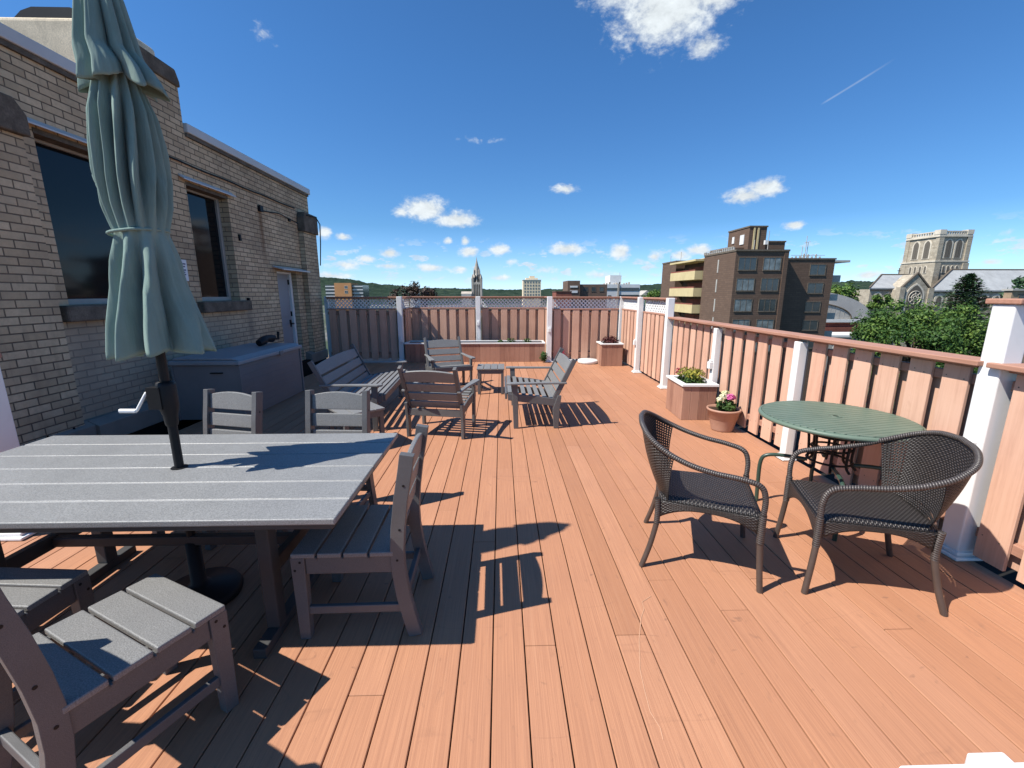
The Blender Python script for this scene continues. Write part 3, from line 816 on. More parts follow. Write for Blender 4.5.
mb.box(-.062, .0, -.045, .03, 1.04, 1.145); mb.build('crank_housing', M['black'], u)
mb = MB(); mb.tube([(-.06,-.02,1.115),(-.078,-.022,1.115)], .010, 8); mb.tube([(-.078,-.022,1.118),(-.085,-.03,1.10),(-.125,-.035,1.035),(-.132,-.035,1.03)], .007, 8)
mb.tube([(-.13,-.035,1.032),(-.20,-.04,1.034)], .0105, 10); mb.build('crank_handle', M['white'], u)
def fold(th, k, ph):
    v = math.sqrt(math.sin((k*th+ph)/2)**2 + .035)            # pinched ridges, broad hollows
    return 1.25 - 2*v
def interp(tab, z):
    for i in range(len(tab)-1):
        a, b = tab[i], tab[i+1]
        if z <= b[0]:
            f = (z-a[0])/(b[0]-a[0]); f = max(0, min(1, f)); f = f*f*(3-2*f) if len(a) > 3 else f
            return [a[j]+(b[j]-a[j])*f for j in range(1, len(a))]
    return list(tab[-1][1:])
LOWT = [(1.27,.215,.40),(1.34,.210,.40),(1.45,.192,.40),(1.6,.158,.38),(1.72,.142,.30),(1.80,.120,.14),(1.835,.110,.07),(1.87,.118,.12),(1.95,.134,.24),(2.05,.138,.36),(2.2,.132,.40),(2.32,.122,.36),(2.40,.098,.3),(2.5,.07,.25),(2.6,.05,.2)]
UPT = [(2.38,.142,.58),(2.45,.135,.54),(2.6,.108,.42),(2.75,.082,.28),(2.82,.052,.2),(2.87,.02,.1)]
def tier(tab, z0, z1, k, ph, drop, seed, nz):
    rnd = random.Random(seed)
    top = tab is UPT
    def fn(uu, vv):
        th = 2*math.pi*uu
        z = z0 + (z1-z0)*vv
        r, A = interp(tab, z)
        c, s_ = math.cos(th), math.sin(th)
        tw = th + (.30*math.sin(2.1*z+1.3*s_) + .16*mnoise.noise(Vector((c*1.6, s_*1.6, z*2.2))))*(1 if top else min(1, abs(z-1.84)*4))
        am = 1 + .42*mnoise.noise(Vector((c*2.2+5, s_*2.2, z*.8)))
        kk = k if top or z > 1.84 else k-6
        f = (2*abs(math.cos((kk*tw+ph)/2))**.8 - 1.15) if top else (.55*math.cos(kk*tw+ph) + .45*(1.25 - 2*math.sqrt(math.sin((kk*tw+ph)/2)**2 + .04)))
        f *= am
        f2 = mnoise.noise(Vector((c*5, s_*5, z*2.4)))*.45 + mnoise.noise(Vector((c*11, s_*11, z*3.5+4)))*.25 + .16*math.cos((2*kk+1)*tw+1.7+z*2)
        rr = r*.86*(1.0 - A*.50 + A*.72*f + A*.42*f2)
        hem = max(0, 1-vv*3.5)
        zz = z + drop*hem*(.9*mnoise.noise(Vector((c*2, s_*2, 3))) - .35*f) - .022*hem*max(0, -c)
        sx = .05*hem*max(0, c) + .02*min(1, hem*2) if top else .035*hem*max(0, c) + .012
        return (rr*c+sx, rr*s_, zz)
    return MB().grid(460, nz, fn, wrap=True)
cn = tier(LOWT, 1.31, 2.58, 15, .6, .03, 4, 70).build('canopy', M['cloth'], u, solid=.003)
up_ = tier(UPT, 2.42, 2.87, 9, 1.9, .05, 9, 34).build('top_canopy', M['cloth'], u, solid=.003)
MB().tube([(.104*math.cos(a)*(1+.03*math.sin(5*a)), .104*math.sin(a)*(1+.03*math.sin(5*a)), 1.84+.012*math.cos(a)) for a in [2*math.pi*i/40 for i in range(40)]], .0065, 8, closed=True, up=(0,0,1)).build('tie_strap', M['cloth'], u)
mb = MB(); mb.lathe([(0,2.855),(.02,2.86),(.024,2.88),(.018,2.90),(0,2.92)], 16); mb.build('finial', M['black'], u)

# ------------------------------------------------------------------ lounge seats
def lounge(label, name, cat, w, group):
    t = thing(name, label, cat, (0,0,0), 0, group)
    hw = w/2
    mb = MB()
    for i in range(7):
        y = -.215 + i*.083; z = .345 + .013*i
        mb.box(-hw+.045, hw-.045, y, y+.05, z, z+.02)
    mb.build('seat', M['poly'], t, bevel=.004)
    mb = MB()
    for s in (-1,1) + ((0,) if w > 1 else ()):
        x0, x1 = (sorted((s*(hw-.038), s*(hw-.012))) if s else (-.014, .014))
        mb.prism([(-.27,.255),(.33,.335),(.33,.40),(.0,.384),(-.25,.344)] if s == 0 else [(-.27,.265),(.33,.345),(.33,.425),(.0,.396),(-.25,.356)], 'x', x0, x1)
    mb.box(-hw+.039, hw-.039, .338, .364, .355, .43); mb.box(-hw+.039, hw-.039, -.275, -.25, .25, .33)
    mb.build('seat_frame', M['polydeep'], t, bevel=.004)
    # leaning back of four broad slats
    y0, z0, y1, z1 = -.215, .34, -.435, .80
    tl = math.atan2(y0-y1, z1-z0); L = math.hypot(y1-y0, z1-z0)
    hs = [(0.0,.085),(.105,.20),(.225,.325),(.35,.47)]
    for j, (a, b) in enumerate(hs):
        f = a/L; mb = MB()
        arc_slat(mb, -hw+.055, hw-.055, z0+(z1-z0)*f, z0+(z1-z0)*f+(b-a), y0+(y1-y0)*f, .026 if j == 3 else 0, tilt=tl)
        mb.build('back_slat', M['poly'], t, bevel=.005)
    for s in (-1,1):
        x0, x1 = sorted((s*(hw-.056), s*(hw-.018)))
        mb = MB(); sabre(mb, x0, x1, [(-.19,.27),(-.215,.34),(-.32,.56),(-.435,.80),(-.447,.825)], .055); mb.build('back_post', M['polydeep'], t, bevel=.005)
        x0, x1 = sorted((s*(hw-.002), s*(hw-.036)))
        mb = MB(); mb.prism([(.205,0),(.262,0),(.285,.535),(.215,.535)], 'x', x0, x1); mb.build('leg', M['polydeep'], t, bevel=.005)
        mb = MB(); mb.prism([(-.275,0),(-.215,0),(-.20,.24),(-.255,.40),(-.30,.40),(-.28,.2)], 'x', x0, x1); mb.build('leg', M['polydeep'], t, bevel=.005)
        mb = MB(); pl = [(s*(hw-.045),-.36),(s*(hw-.045),.30),(s*(hw-.035),.345),(s*(hw+.025),.345),(s*(hw+.045),.30),(s*(hw+.005),-.05),(s*(hw-.004),-.36)]
        mb.prism(pl, 'z', .536, .560); mb.build('armrest', M['poly'], t, bevel=.006)
    return t
GA = 'grey slatted armchairs at the lounge corner'; GB = 'grey slatted benches at the lounge corner'
a0 = lounge('grey slatted armchair with its back to the viewer', 'armchair', 'armchair', .67, GA)
a0.location = (-.69, 4.85, 0); a0.rotation_euler = (0,0,R(-10.6))
copy_thing(a0, (-.88, 7.10, 0), R(200), 'grey slatted armchair facing the viewer in front of the long planter')
b0 = lounge('grey slatted two seat bench facing left, casting a striped shadow on the sunny deck', 'bench', 'bench', 1.12, GB)
b0.location = (.405, 5.45, 0); b0.rotation_euler = (0,0,R(90))
b1 = lounge('grey slatted bench in the shade beside the brick building, facing right', 'bench', 'bench', 1.72, GB)
b1.location = (-1.75, 5.68, 0); b1.rotation_euler = (0,0,R(-87))
def side_table(label):
    t = thing('side_table', label, 'side table', (0,0,0), 0, 'small grey slatted side tables')
    mb = MB()
    for i in range(4): mb.box(-.22+i*.111, -.22+i*.111+.105, -.24, .24, .395, .418)
    mb.build('tabletop', M['poly'], t, bevel=.004)
    mb = MB(); mb.box(-.20,.20,-.225,-.20,.33,.3945); mb.box(-.20,.20,.20,.225,.33,.3945); mb.box(-.20,-.178,-.199,.199,.33,.3945); mb.box(.178,.20,-.199,.199,.33,.3945)
    mb.build('apron', M['polydeep'], t, bevel=.003)
    for sx in (-1,1):
        for sy in (-1,1): MB().box(sx*.185-.022, sx*.185+.022, sy*.205-.022, sy*.205+.022, 0, .394).build('leg', M['polydeep'], t, bevel=.004)
    return t
s0 = side_table('small grey slatted side table standing between armchair and right bench'); s0.location = (-.17, 6.90, 0)
copy_thing(s0, (-1.53, 4.38, 0), R(41), 'small grey slatted side table behind the dining chairs by the shaded bench')

# ------------------------------------------------------------------ storage box
t = thing('storage_box', 'large grey resin deck box with lid against the brick building', 'storage box', (-3.66, 6.17, 0))
mb = MB(); mb.box(-.40, .40, -.82, .82, .004, .70)
for x in (-.418, .398): 
    for y in (-.838, .798): mb.box(x, x+.02, y, y+.04, .004, .70)
for z in [.06+.085*i for i in range(8)]:
    mb.box(.4, .4035, -.79, .79, z, z+.074)
mb.build('body', M['boxbody'], t, bevel=.01)
mb = MB(); mb.box(-.43, .435, -.86, .86, .705, .76); mb.prism([(-.41,.76),(.41,.76),(.33,.795),(-.38,.795)], 'y', -.83, .83)
mb.build('lid', M['boxlid'], t, bevel=.014, seg=3)
mb = MB(); mb.box(.436, .446, .12, .22, .69, .755); mb.build('latch', M['boxbody'], t, bevel=.004)
mb = MB(); mb.box(.05, .20, -.845, -.821, .60, .612); mb.build('handle', M['dark'], t)
mb = MB(); mb.tube([(0,0,.0),(.02,.10,.03),(.0,.2,.05),(.03,.32,.04),(.02,.42,.05)], [.05,.065,.05,.06,.035], 12)
mb.tube([(.02,.38,.03),(.05,.48,.02),(.05,.5,.13)], .02, 8)
o = mb.build('black_bundle', M['black'], loc=(-3.62, 6.50, .845)); tag(o, 'black rubbery bundle lying on the lid of the grey deck box', 'bundle')  # unidentified black object on the lid, shaped as a loose bundle

# ------------------------------------------------------------------ wicker chairs and round table
def catmull(pts, n=8):
    P = [Vector(p) for p in pts]; out = []
    for i in range(len(P)-1):
        p0 = P[max(i-1,0)]; p1 = P[i]; p2 = P[i+1]; p3 = P[min(i+2,len(P)-1)]
        for k in range(n):
            t_ = k/n
            out.append(.5*((2*p1) + (p2-p0)*t_ + (2*p0-5*p1+4*p2-p3)*t_*t_ + (3*p1-p0-3*p2+p3)*t_**3))
    out.append(P[-1]); return out
def wicker_chair(label):
    t = thing('wicker_chair', label, 'chair', (0,0,0), 0, 'brown wicker armchairs at the round table')
    half = [(.268,.275,.43),(.272,.275,.53),(.277,.245,.60),(.288,.15,.63),(.302,.02,.650),(.310,-.11,.685),(.298,-.225,.735),(.245,-.315,.79),(.14,-.365,.832),(0,-.38,.846)]
    hs = catmull(half, 8)
    loop = hs + [Vector((-p.x, p.y, p.z)) for p in hs[-2::-1]]
    MB().tube(loop, .0148, 12).build('arm_rail', M['wrap'], t)
    # shell from the seat up to the rail
    i0 = 45; seg = loop[i0:len(loop)-i0]; m = len(seg)
    ln = [0]
    for i in range(1, m): ln.append(ln[-1] + (seg[i]-seg[i-1]).length)
    def shell(u0, u1, v0, v1, nu, nv):
        def fn(uu, vv):
            u_ = u0+(u1-u0)*uu; v_ = v0+(v1-v0)*vv
            x = u_*(m-1); i = min(int(x), m-2); f = x-i
            top = seg[i]*(1-f)+seg[i+1]*f
            a = (u_-.5)*2
            bx = -.228*(-1 if a > 0 else 1)*(abs(a)**.75)*-1 if False else .225*math.copysign(abs(a)**.85, -a)
            by = -.25 + .055*a*a
            bot = Vector((bx, by, .415))
            bulge = math.sin(math.pi*v_)*.018
            p = bot*(1-v_)+top*v_
            d = Vector((p.x, p.y+.05, 0)).normalized()
            return p + d*bulge
        return MB().grid(nu, nv, fn, uvfn=lambda a_, b_: ((u0+(u1-u0)*a_)*ln[-1], (v0+(v1-v0)*b_)*.42))
    sh = shell(.17, .83, .16, 1, 40, 16).build('backrest', M['wicker'], t, solid=.004, rim=False)
    shell(0, .17, 0, 1, 14, 16).build('open_weave', M['wickerhole'], t, solid=.004, rim=False)
    shell(.83, 1, 0, 1, 14, 16).build('open_weave', M['wickerhole'], t, solid=.004, rim=False)
    shell(.17, .83, 0, .16, 40, 5).build('open_weave', M['wickerhole'], t, solid=.004, rim=False)
    # seat
    def seat(uu, vv):
        y = -.245 + .52*vv; w = .222 + .035*vv
        e = min(1, (1-abs(2*uu-1))*9, ) ; z = .432 - .012*math.sin(math.pi*uu)*math.sin(math.pi*vv) - .018*(1-e)
        if vv > .93: z -= (vv-.93)*.35
        return ((2*uu-1)*w, y, z)
    MB().grid(30, 30, seat, uvfn=lambda a_, b_: (a_*.5, b_*.52)).build('seat', M['wicker'], t, solid=.022)
    fr = [(.225,-.24,.405),(.258,.26,.405),(-.258,.26,.405),(-.225,-.24,.405)]
    MB().tube(fr, .013, 8, closed=True, up=(0,0,1)).build('seat_frame', M['wrap'], t)
    def skirt(uu, vv):
        a = abs(2*uu-1); h = .045 + .10*a**2.2
        return ((2*uu-1)*.262, .272, .425 - h*vv)
    MB().grid(24, 8, skirt, uvfn=lambda a_, b_: (a_*.52, b_*.14)).build('skirt', M['wicker'], t, solid=.006)
    for s in (-1,1):
        def side(uu, vv, s=s):
            h = .03 + .075*abs(2*uu-1)**2.5
            return (s*(.232+.034*uu), -.24+.51*uu, .42-h*vv)
        MB().grid(20, 6, side, uvfn=lambda a_, b_: (a_*.5, b_*.1)).build('skirt', M['wicker'], t, solid=.006)
        MB().tube(catmull([(s*.285,.30,0),(s*.276,.285,.15),(s*.269,.275,.28)], 5), .0155, 10).build('leg', M['tubeleg'], t)
        MB().tube(catmull([(s*.269,.275,.275),(s*.268,.275,.35),(s*.268,.275,.44)], 4), .018, 10).build('leg_wrap', M['wrap'], t)
        MB().tube(catmull([(s*.262,-.315,0),(s*.243,-.275,.14),(s*.228,-.247,.28)], 5), .0155, 10).build('leg', M['tubeleg'], t)
        MB().tube(catmull([(s*.2285,-.248,.275),(s*.228,-.247,.35),(s*.230,-.252,.43)], 5), .017, 10).build('leg_wrap', M['wrap'], t)
    return t
w0 = wicker_chair('brown wicker armchair facing right, standing left of the round table'); w0.location = (1.21, 2.38, 0); w0.rotation_euler = (0,0,R(-111))
copy_thing(w0, (2.0, 2.165, 0), R(71), 'brown wicker armchair facing left, its broad back against the big white post')

t = thing('round_table', 'round dark green slatted table by the fence with an umbrella hole', 'table', (2.35, 2.855, 0), R(12))
mb = MB(); rr = .475
mb.lathe([(.022,.695),(.455,.695),(.471,.702),(rr,.712),(.471,.723),(.455,.728)], 72)
n = 22; p = .90/n
for i in range(n):                                             # narrow slats cut to the circle
    y = -.45+p*(i+.5); 
    def half(yy): return math.sqrt(max(.452**2-yy*yy, 1e-4))
    ya, yb = y-p*.43, y+p*.43
    if abs(y) < .03:
        for sg in (-1,1): mb.prism([(sg*.026,ya),(sg*half(ya),ya),(sg*half(yb),yb),(sg*.026,yb)], 'z', .722, .7325)
    else: mb.prism([(-half(ya),ya),(half(ya),ya),(half(yb),yb),(-half(yb),yb)], 'z', .722, .7325)
mb.lathe([(.018,.729),(.034,.729),(.034,.7335),(.018,.7335)], 24, smooth=False)
mb.build('tabletop', M['greentop'], t, bevel=.002, seg=1)
MB().cyl(0,0,.724,.7305,.445,48).build('tabletop_web', M['greenmetal'], t)
mb = MB()
for i in range(8):
    a = 2*math.pi*i/8; c, s = math.cos(a), math.sin(a)
    mb.tube(catmull([(c*.22,s*.22,.69),(c*.15,s*.15,.62),(c*.13,s*.13,.5),(c*.13,s*.13,.40),(c*.16,s*.16,.36)],4), .009, 8)
for r, z in ((.135,.60),(.115,.50),(.135,.41),(.23,.685)):
    mb.tube([(r*math.cos(2*math.pi*i/32), r*math.sin(2*math.pi*i/32), z) for i in range(32)], .008, 8, closed=True, up=(0,0,1))
mb.build('cage', M['black'], t)
for i in range(4):
    a = math.pi/4 + i*math.pi/2 + .12; c, s = math.cos(a), math.sin(a)
    MB().tube(catmull([(c*.13,s*.13,.39),(c*.28,s*.28,.395),(c*.385,s*.385,.38),(c*.42,s*.42,.32),(c*.42,s*.42,.15),(c*.415,s*.415,.0)],6), .014, 10).build('leg', M['greenmetal'], t)
# ------------------------------------------------------------------ the city around
M['aptbrick'] = brick_material('dark_brown_brick', (.165,.108,.078), (.135,.088,.064), (.115,.078,.06), .9, .3, .03, .25, .2, .2, .02)
M['yellow'] = plain('yellow_balcony_concrete', (.58,.47,.255), .8, .2, .08, .8, dirt=.25, dirtcol=(.4,.3,.14))
M['concrete'] = plain('city_concrete', (.42,.40,.36), .85, .2, .15, .6, dirt=.3, dirtcol=(.25,.23,.2))
M['beige'] = plain('beige_tower_wall', (.74,.61,.42), .85, .2, .08, .2)
M['offwhite'] = plain('white_office_wall', (.66,.66,.64), .8, .2, .06, .2)
M['orangewall'] = plain('orange_brick_wall', (.55,.27,.12), .85, .2, .1, .2)
M['church'] = brick_material('church_stone', (.52,.455,.35), (.40,.345,.26), (.36,.31,.24), 1.2, .5, .03, .35, .45, .3, .03, (.12,.10,.08))
M['churchtrim'] = plain('pale_church_trim', (.58,.52,.42), .85, .2, .15, .5, dirt=.35, dirtcol=(.25,.21,.16))
M['slate'] = plain('grey_slate_roof', (.33,.34,.34), .7, .3, .14, .5, dirt=.3, dirtcol=(.22,.24,.26))
M['gymroof'] = plain('grey_barrel_roof', (.44,.425,.395), .8, .3, .1, .3, dirt=.2, dirtcol=(.2,.19,.17))
M['redbrick'] = plain('red_brick_wall', (.24,.085,.06), .9, .2, .2, .6)
M['tanbrick'] = plain('tan_brick_wall', (.32,.23,.15), .9, .2, .2, 1.5)
M['brownwall'] = plain('brown_city_wall', (.15,.10,.075), .9, .2, .15, .4)
M['spirestone'] = plain('grey_spire_stone', (.42,.37,.31), .9, .2, .25, .12)
M['bark'] = plain('bark', (.07,.052,.038), .95, .1, .3, 6)
M['tree'] = leaf_material('broad_tree_leaf', (.028,.07,.016), (.075,.15,.03), (.18,.26,.05), .33)
M['conifer'] = leaf_material('conifer_needles', (.014,.036,.018), (.034,.075,.032), (.07,.13,.05), .6, .1)
M['copper'] = leaf_material('copper_leaf', (.016,.008,.006), (.04,.022,.014), (.085,.05,.03), 1.5, .15)

M['openingdark'] = plain('shadowed_louvres', (.13,.115,.095), .9, .1)
apt = thing('apartment_block', 'dark brown brick apartment block with yellow balconies beyond the right fence', 'building')
mb = MB(); mb.box(33, 40.5, 62, 71.6, -16, 7.3); mb.box(34.6, 40.5, 71.605, 83, -16, 7.3); mb.box(33, 40.5, 83.005, 90, -16, 7.3)
mb.box(40.505, 48.4, 63.4, 80, -16, 6.3)
mb.box(39.9, 40.51, 61.9, 61.998, -16, 7.3) 
mb.build('wall', M['aptbrick'], apt)
mb = MB(); mb.box(32.92, 40.6, 61.85, 71.6, 7.31, 7.55); mb.box(32.92, 40.6, 83, 90.1, 7.31, 7.55); mb.box(40.61, 48.5, 63.3, 80, 6.31, 6.52)
mb.build('parapet', M['darkstone'], apt)
mb = MB(); mb.box(31.7, 34.6, 71.9, 82.8, 6.7, 7.0); mb.box(34.6, 40.6, 71.61, 82.99, 7.31, 7.4); mb.build('balcony_roof', M['yellow'], apt)
for z in (3.75, 1.0, -1.75, -4.5, -7.3):
    b = MB().box(31.8, 31.95, 72, 82.4, z, z+1.4).box(31.951, 34.59, 72, 72.15, z, z+1.4).box(31.951, 34.59, 72.151, 82.4, z, z+.2).build('balcony', M['yellow'], apt)
    MB().box(33.3, 34.1, 71.93, 71.995, z+.45, z+1.15).build('vent', M['darkstone'], b)
    MB().box(31.85, 31.9, 72.1, 82.3, z+1.401, z+1.62).box(34.58, 34.599, 73, 81, z+.3, z+2.3).build('balcony_rail', M['redbrick'], b)
def win(parent, x0, x1, y, z0, z1, n=2, frame='darkstone', pane='cityglass', depth=.12):
    f = MB(); t_ = .09
    f.box(x0-t_, x1+t_, y-.1, y-.002, z0-.16, z0); f.box(x0-t_, x1+t_, y-.06, y-.002, z1, z1+.12)
    f.box(x0-t_, x0, y-.06, y-.002, z0+.001, z1-.001); f.box(x1, x1+t_, y-.06, y-.002, z0+.001, z1-.001)
    for i in range(1, n): xm = x0+(x1-x0)*i/n; f.box(xm-.035, xm+.035, y-.05, y-.002, z0+.001, z1-.001)
    w = f.build('window', M[frame], parent)
    MB().box(x0, x1, y-.03, y-.003, z0, z1).build('pane', M[pane], w)
    return w
M['curtain'] = plain('curtained_glass', (.17,.195,.195), .25, .6, .5, 1.1)
k = 0
for z in (4.8, 1.95, -.95, -3.85, -6.8):
    for x0, x1 in ((33.55, 36.0), (37.1, 39.5)):
        win(apt, x0, x1, 62, z, z+1.6, 3, pane=('cityglass','curtain')[(k*7 % 5) > 1]); k += 1
for z in (4.2, 1.6, -1.1, -3.8, -6.5):
    win(apt, 44.9, 47.1, 63.4, z, z+1.35, 2); 
for z in (4.6, 1.7, -1.2, -4.0): MB().box(32.93, 32.998, 66.6, 66.9, z, z+1.9).build('stair_window', M['concrete'], apt)
for z in (6.0, 3.2, .45, -2.3, -5.0):
    xe = 51.4 if z == 6.0 else 50.3
    MB().box(48.41, xe, 64.5, 68, z, z+.28).box(48.41, xe, 64.35, 64.49, z, z+.95 if z < 6 else z+.3).build('balcony', M['concrete'], apt)
ph = MB().box(36.8, 39.4, 66, 72, 7.3, 11.1).box(39.405, 42.5, 66.2, 72, 6.3, 9.0).box(34, 36.8, 67, 72, 7.3, 8.3).build('penthouse', M['aptbrick'], apt)
MB().box(36.7, 39.5, 65.9, 72.1, 11.1, 11.3).box(39.51, 42.6, 66.1, 72.1, 9.0, 9.2).build('penthouse_coping', M['darkstone'], ph)
mb = MB(); mb.box(37.4, 37.65, 65.9, 65.99, 7.6, 11.0); mb.box(38.0, 38.25, 65.9, 65.99, 7.6, 11.0); mb.build('duct', M['yellow'], ph)
mb = MB(); mb.box(36.7, 36.79, 67.2, 68.3, 8.8, 10.2); mb.box(36.7, 36.79, 70, 70.6, 9.2, 10.2); mb.box(39.0, 39.4, 65.4, 65.8, 8.6, 9.2); mb.build('equipment', M['offwhite'], ph)
rnd = random.Random(5)
mb = MB(); mb.box(33.1, 33.16, 63, 72, 8.0, 8.06)
for i in range(16): y = 63+i*.6; mb.box(33.1, 33.3, y, y+.2, 7.55, 7.55+rnd.uniform(.25,.5))
mb.build('roof_railing', M['concrete'], apt)
for x, y, z0, z1 in ((38.9,64.5,7.5,10.4),(36.3,63.5,7.5,9.0),(34.6,85,7.5,9.3),(33.8,88,7.5,8.8)): MB().tube([(x,y,z0),(x,y,z1)], .05, 6).build('antenna', M['concrete'], apt)
mb = MB()
for x, y, z0, z1 in ((45.6,66,6.5,9.9),(46.0,66.2,6.5,9.0),(45.1,66,6.5,8.4)): mb.tube([(x,y,z0),(x,y,z1)], .05, 6)
mb.tube([(44.2,65.5,6.6),(46.6,65.5,7.2)], .04, 5); mb.tube([(45.3,66,8.9),(46.2,66,9.1)], .04, 5); mb.build('antenna', M['concrete'], apt)
mb = MB(); mb.box(42.9, 48.0, 65.05, 65.12, 7.0, 7.06)
for i in range(8): mb.box(43+i*.6, 43.15+i*.6, 65.0, 65.2, 6.5, 6.5+rnd.uniform(.3,.8))
mb.build('roof_railing', M['concrete'], apt)

# church
chx = thing('church', 'big sandstone church with square tower and grey slate roofs behind the trees', 'church')
tw = MB().box(129.6, 139.8, 130, 141, -16, 10.7).box(130.0, 139.4, 130.4, 140.6, 10.7, 17.9).build('tower', M['church'], chx)
for x, x1, y, y1 in ((129.5,131.3,129.7,131.4),(138.1,139.9,129.7,131.4),(129.5,131.2,139.3,141.2)):
    MB().box(x, x1, y, y1, 3, 10.4).box(x+.3, x1-.1, y+.35, y1-.2, 10.41, 18).build('buttress', M['church'], tw)
mb = MB(); mb.box(129.4, 140.0, 129.8, 141.2, 10.72, 11.08); mb.box(129.6, 139.8, 130.0, 141.0, 17.9, 18.25); mb.build('string_course', M['churchtrim'], tw)
mb = MB(); mb.box(129.7, 139.7, 130.1, 130.7, 18.25, 18.6); mb.box(129.7, 130.3, 130.7, 140.9, 18.25, 18.6)
mb.box(139.1, 139.7, 130.7, 140.9, 18.25, 18.6)
for c in ((129.6,130.0),(137.9,130.0),(129.6,139.1),(137.9,139.1)): mb.box(c[0], c[0]+1.9, c[1], c[1]+1.9, 18.6, 19.9)
for i in range(9): mb.box(131.7+i*.72, 131.95+i*.72, 130.2, 130.6, 18.6, 19.3); mb.box(129.8, 130.2, 132.1+i*.8, 132.4+i*.8, 18.6, 19.3)
mb.box(131.5, 137.9, 130.15, 130.65, 19.3, 19.6); mb.box(129.75, 130.25, 131.9, 139.1, 19.3, 19.6)
mb.build('pierced_parapet', M['churchtrim'], tw)
def arch(w, h, n=8):
    """pointed arch outline, base centre at 0"""
    p = [(-w/2, 0), (w/2, 0)]; s = h - w*.8
    for i in range(n+1):
        a = i/n*math.acos(.5)*.98; p.append((-w/2 + w*math.cos(a), s + w*math.sin(a)*.92))
    q = [(-x, z) for x, z in p[2:]][::-1]
    return p + q[1:]
def opening(parent, x, z, w, h, face, at, trim=.25):
    """arched opening with pale trim on a -Y face (y) or -X face (x)"""
    o_ = MB(); i_ = MB()
    po = [(x+a*(1+2*trim/w), z-.15+b*(1+1.2*trim/h)) for a, b in arch(w, h)]; pi = [(x+a, z+b) for a, b in arch(w, h)]
    ax = 'y' if face == 'y' else 'x'
    o_.prism(po, ax, at-.12, at-.004); i_.prism(pi, ax, at-.16, at-.121)
    i_.box(*((x-.07, x+.07, at-.2, at-.161) if face == 'y' else (at-.2, at-.161, x-.07, x+.07)), z, z+h*.75) if w > 1 else None
    w_ = o_.build('window', M['churchtrim'], parent); i_.build('opening', M['openingdark'], w_)
for x in (133.2, 136.3): opening(tw, x, 11.9, 1.7, 5.2, 'y', 130.4, .4)
for y in (133.6, 137.2): opening(tw, y, 11.9, 1.7, 5.2, 'x', 130.0, .4)
for i in range(4): opening(tw, 132.5+i*1.35, 7.6, .6, 2.0, 'y', 130.0, .2); opening(tw, 132.6+i*1.6, 7.6, .65, 2.0, 'x', 129.6, .2)
nv = MB()
def slope(mb, e0, e1, r1, r0, th=.35):
    up = [Vector(p) for p in (e0, e1, r1, r0)]; dn = [p - Vector((0,0,th)) for p in up]
    mb.add(up+dn, [(0,1,2,3),(7,6,5,4),(0,4,5,1),(1,5,6,2),(2,6,7,3),(3,7,4,0)])
nv.box(122.6, 190, 122.4, 129.7, -16, 2.1); nv.box(104.8, 112.6, 122.4, 129.7, -16, 2.6)
nv.add([(122.6,122.4,2.1),(135.2,129.6,7.8),(135.2,129.6,2.1)], [(0,1,2)]); nv.add([(104.8,122.4,2.6),(114.2,129.8,6.4),(114.2,129.8,2.6)], [(0,1,2)])
nv.box(139.9, 190, 129.85, 138, -16, 8.0)
nv.build('wall', M['church'], chx)
mb = MB(); slope(mb, (121.8,122,2.35), (190,122,2.35), (190,129.8,8.35), (135,129.8,8.35)); slope(mb, (104.2,122,3.0), (113.5,122,3.0), (122.5,130,6.9), (114,130,6.9))
mb.build('roof', M['slate'], chx)
mb = MB(); mb.tube([(121.8,122,2.5),(135,129.8,8.5)], .3, 6); mb.tube([(104.2,122,3.1),(114,130,7.0)], .22, 6); mb.tube([(114,130,7.0),(122.5,130,7.0)], .2, 6); mb.tube([(135,129.8,8.45),(190,129.8,8.45)], .2, 6)
mb.box(122.6, 190, 122.1, 122.39, 1.75, 2.0); mb.box(104.8, 112.6, 122.1, 122.39, 2.3, 2.6)
mb.box(119.2,119.35,130,130.2,6.9,8.9); mb.box(118.8,119.8,130,130.2,8.0,8.2)
mb.build('coping', M['darkstone'], chx)
for i in range(12): opening(chx, 125.2+i*3.4, -2.6, 1.5, 3.4, 'y', 122.4, .55)
for x in (107.2, 110.4): opening(chx, x, -2.0, 1.5, 3.5, 'y', 122.4, .5)
tr = MB(); tr.prism([(111.0,-16),(119.6,-16),(119.6,2.0),(115.0,6.6),(111.0,2.4)], 'y', 119.5, 124); tr.box(110.5,111.9,119.1,120.6,-16,3.2); tr.box(118.7,120.2,119.1,120.6,-16,2.9)
trn = tr.build('transept', M['church'], chx)
mb = MB(); mb.prism([(110.6,2.3),(115.0,6.75),(120.1,1.8),(120.1,2.3),(115.0,7.25),(110.6,2.8)], 'y', 119.3, 119.9); mb.build('transept_coping', M['darkstone'], trn)
opening(trn, 115.2, -3.2, 4.4, 7.0, 'y', 119.5, .5)
mb = MB()
c = (115.2, .3)
for r in (1.8, 1.0, .4): mb.tube([(c[0]+r*math.cos(2*math.pi*i/32), 119.28, c[1]+r*math.sin(2*math.pi*i/32)) for i in range(32)], .10, 6, closed=True, up=(0,1,0))
for i in range(8): a = i*math.pi/4; mb.tube([(c[0]+.4*math.cos(a), 119.28, c[1]+.4*math.sin(a)), (c[0]+1.8*math.cos(a), 119.28, c[1]+1.8*math.sin(a))], .08, 6)
mb.build('rose_tracery', M['churchtrim'], trn)

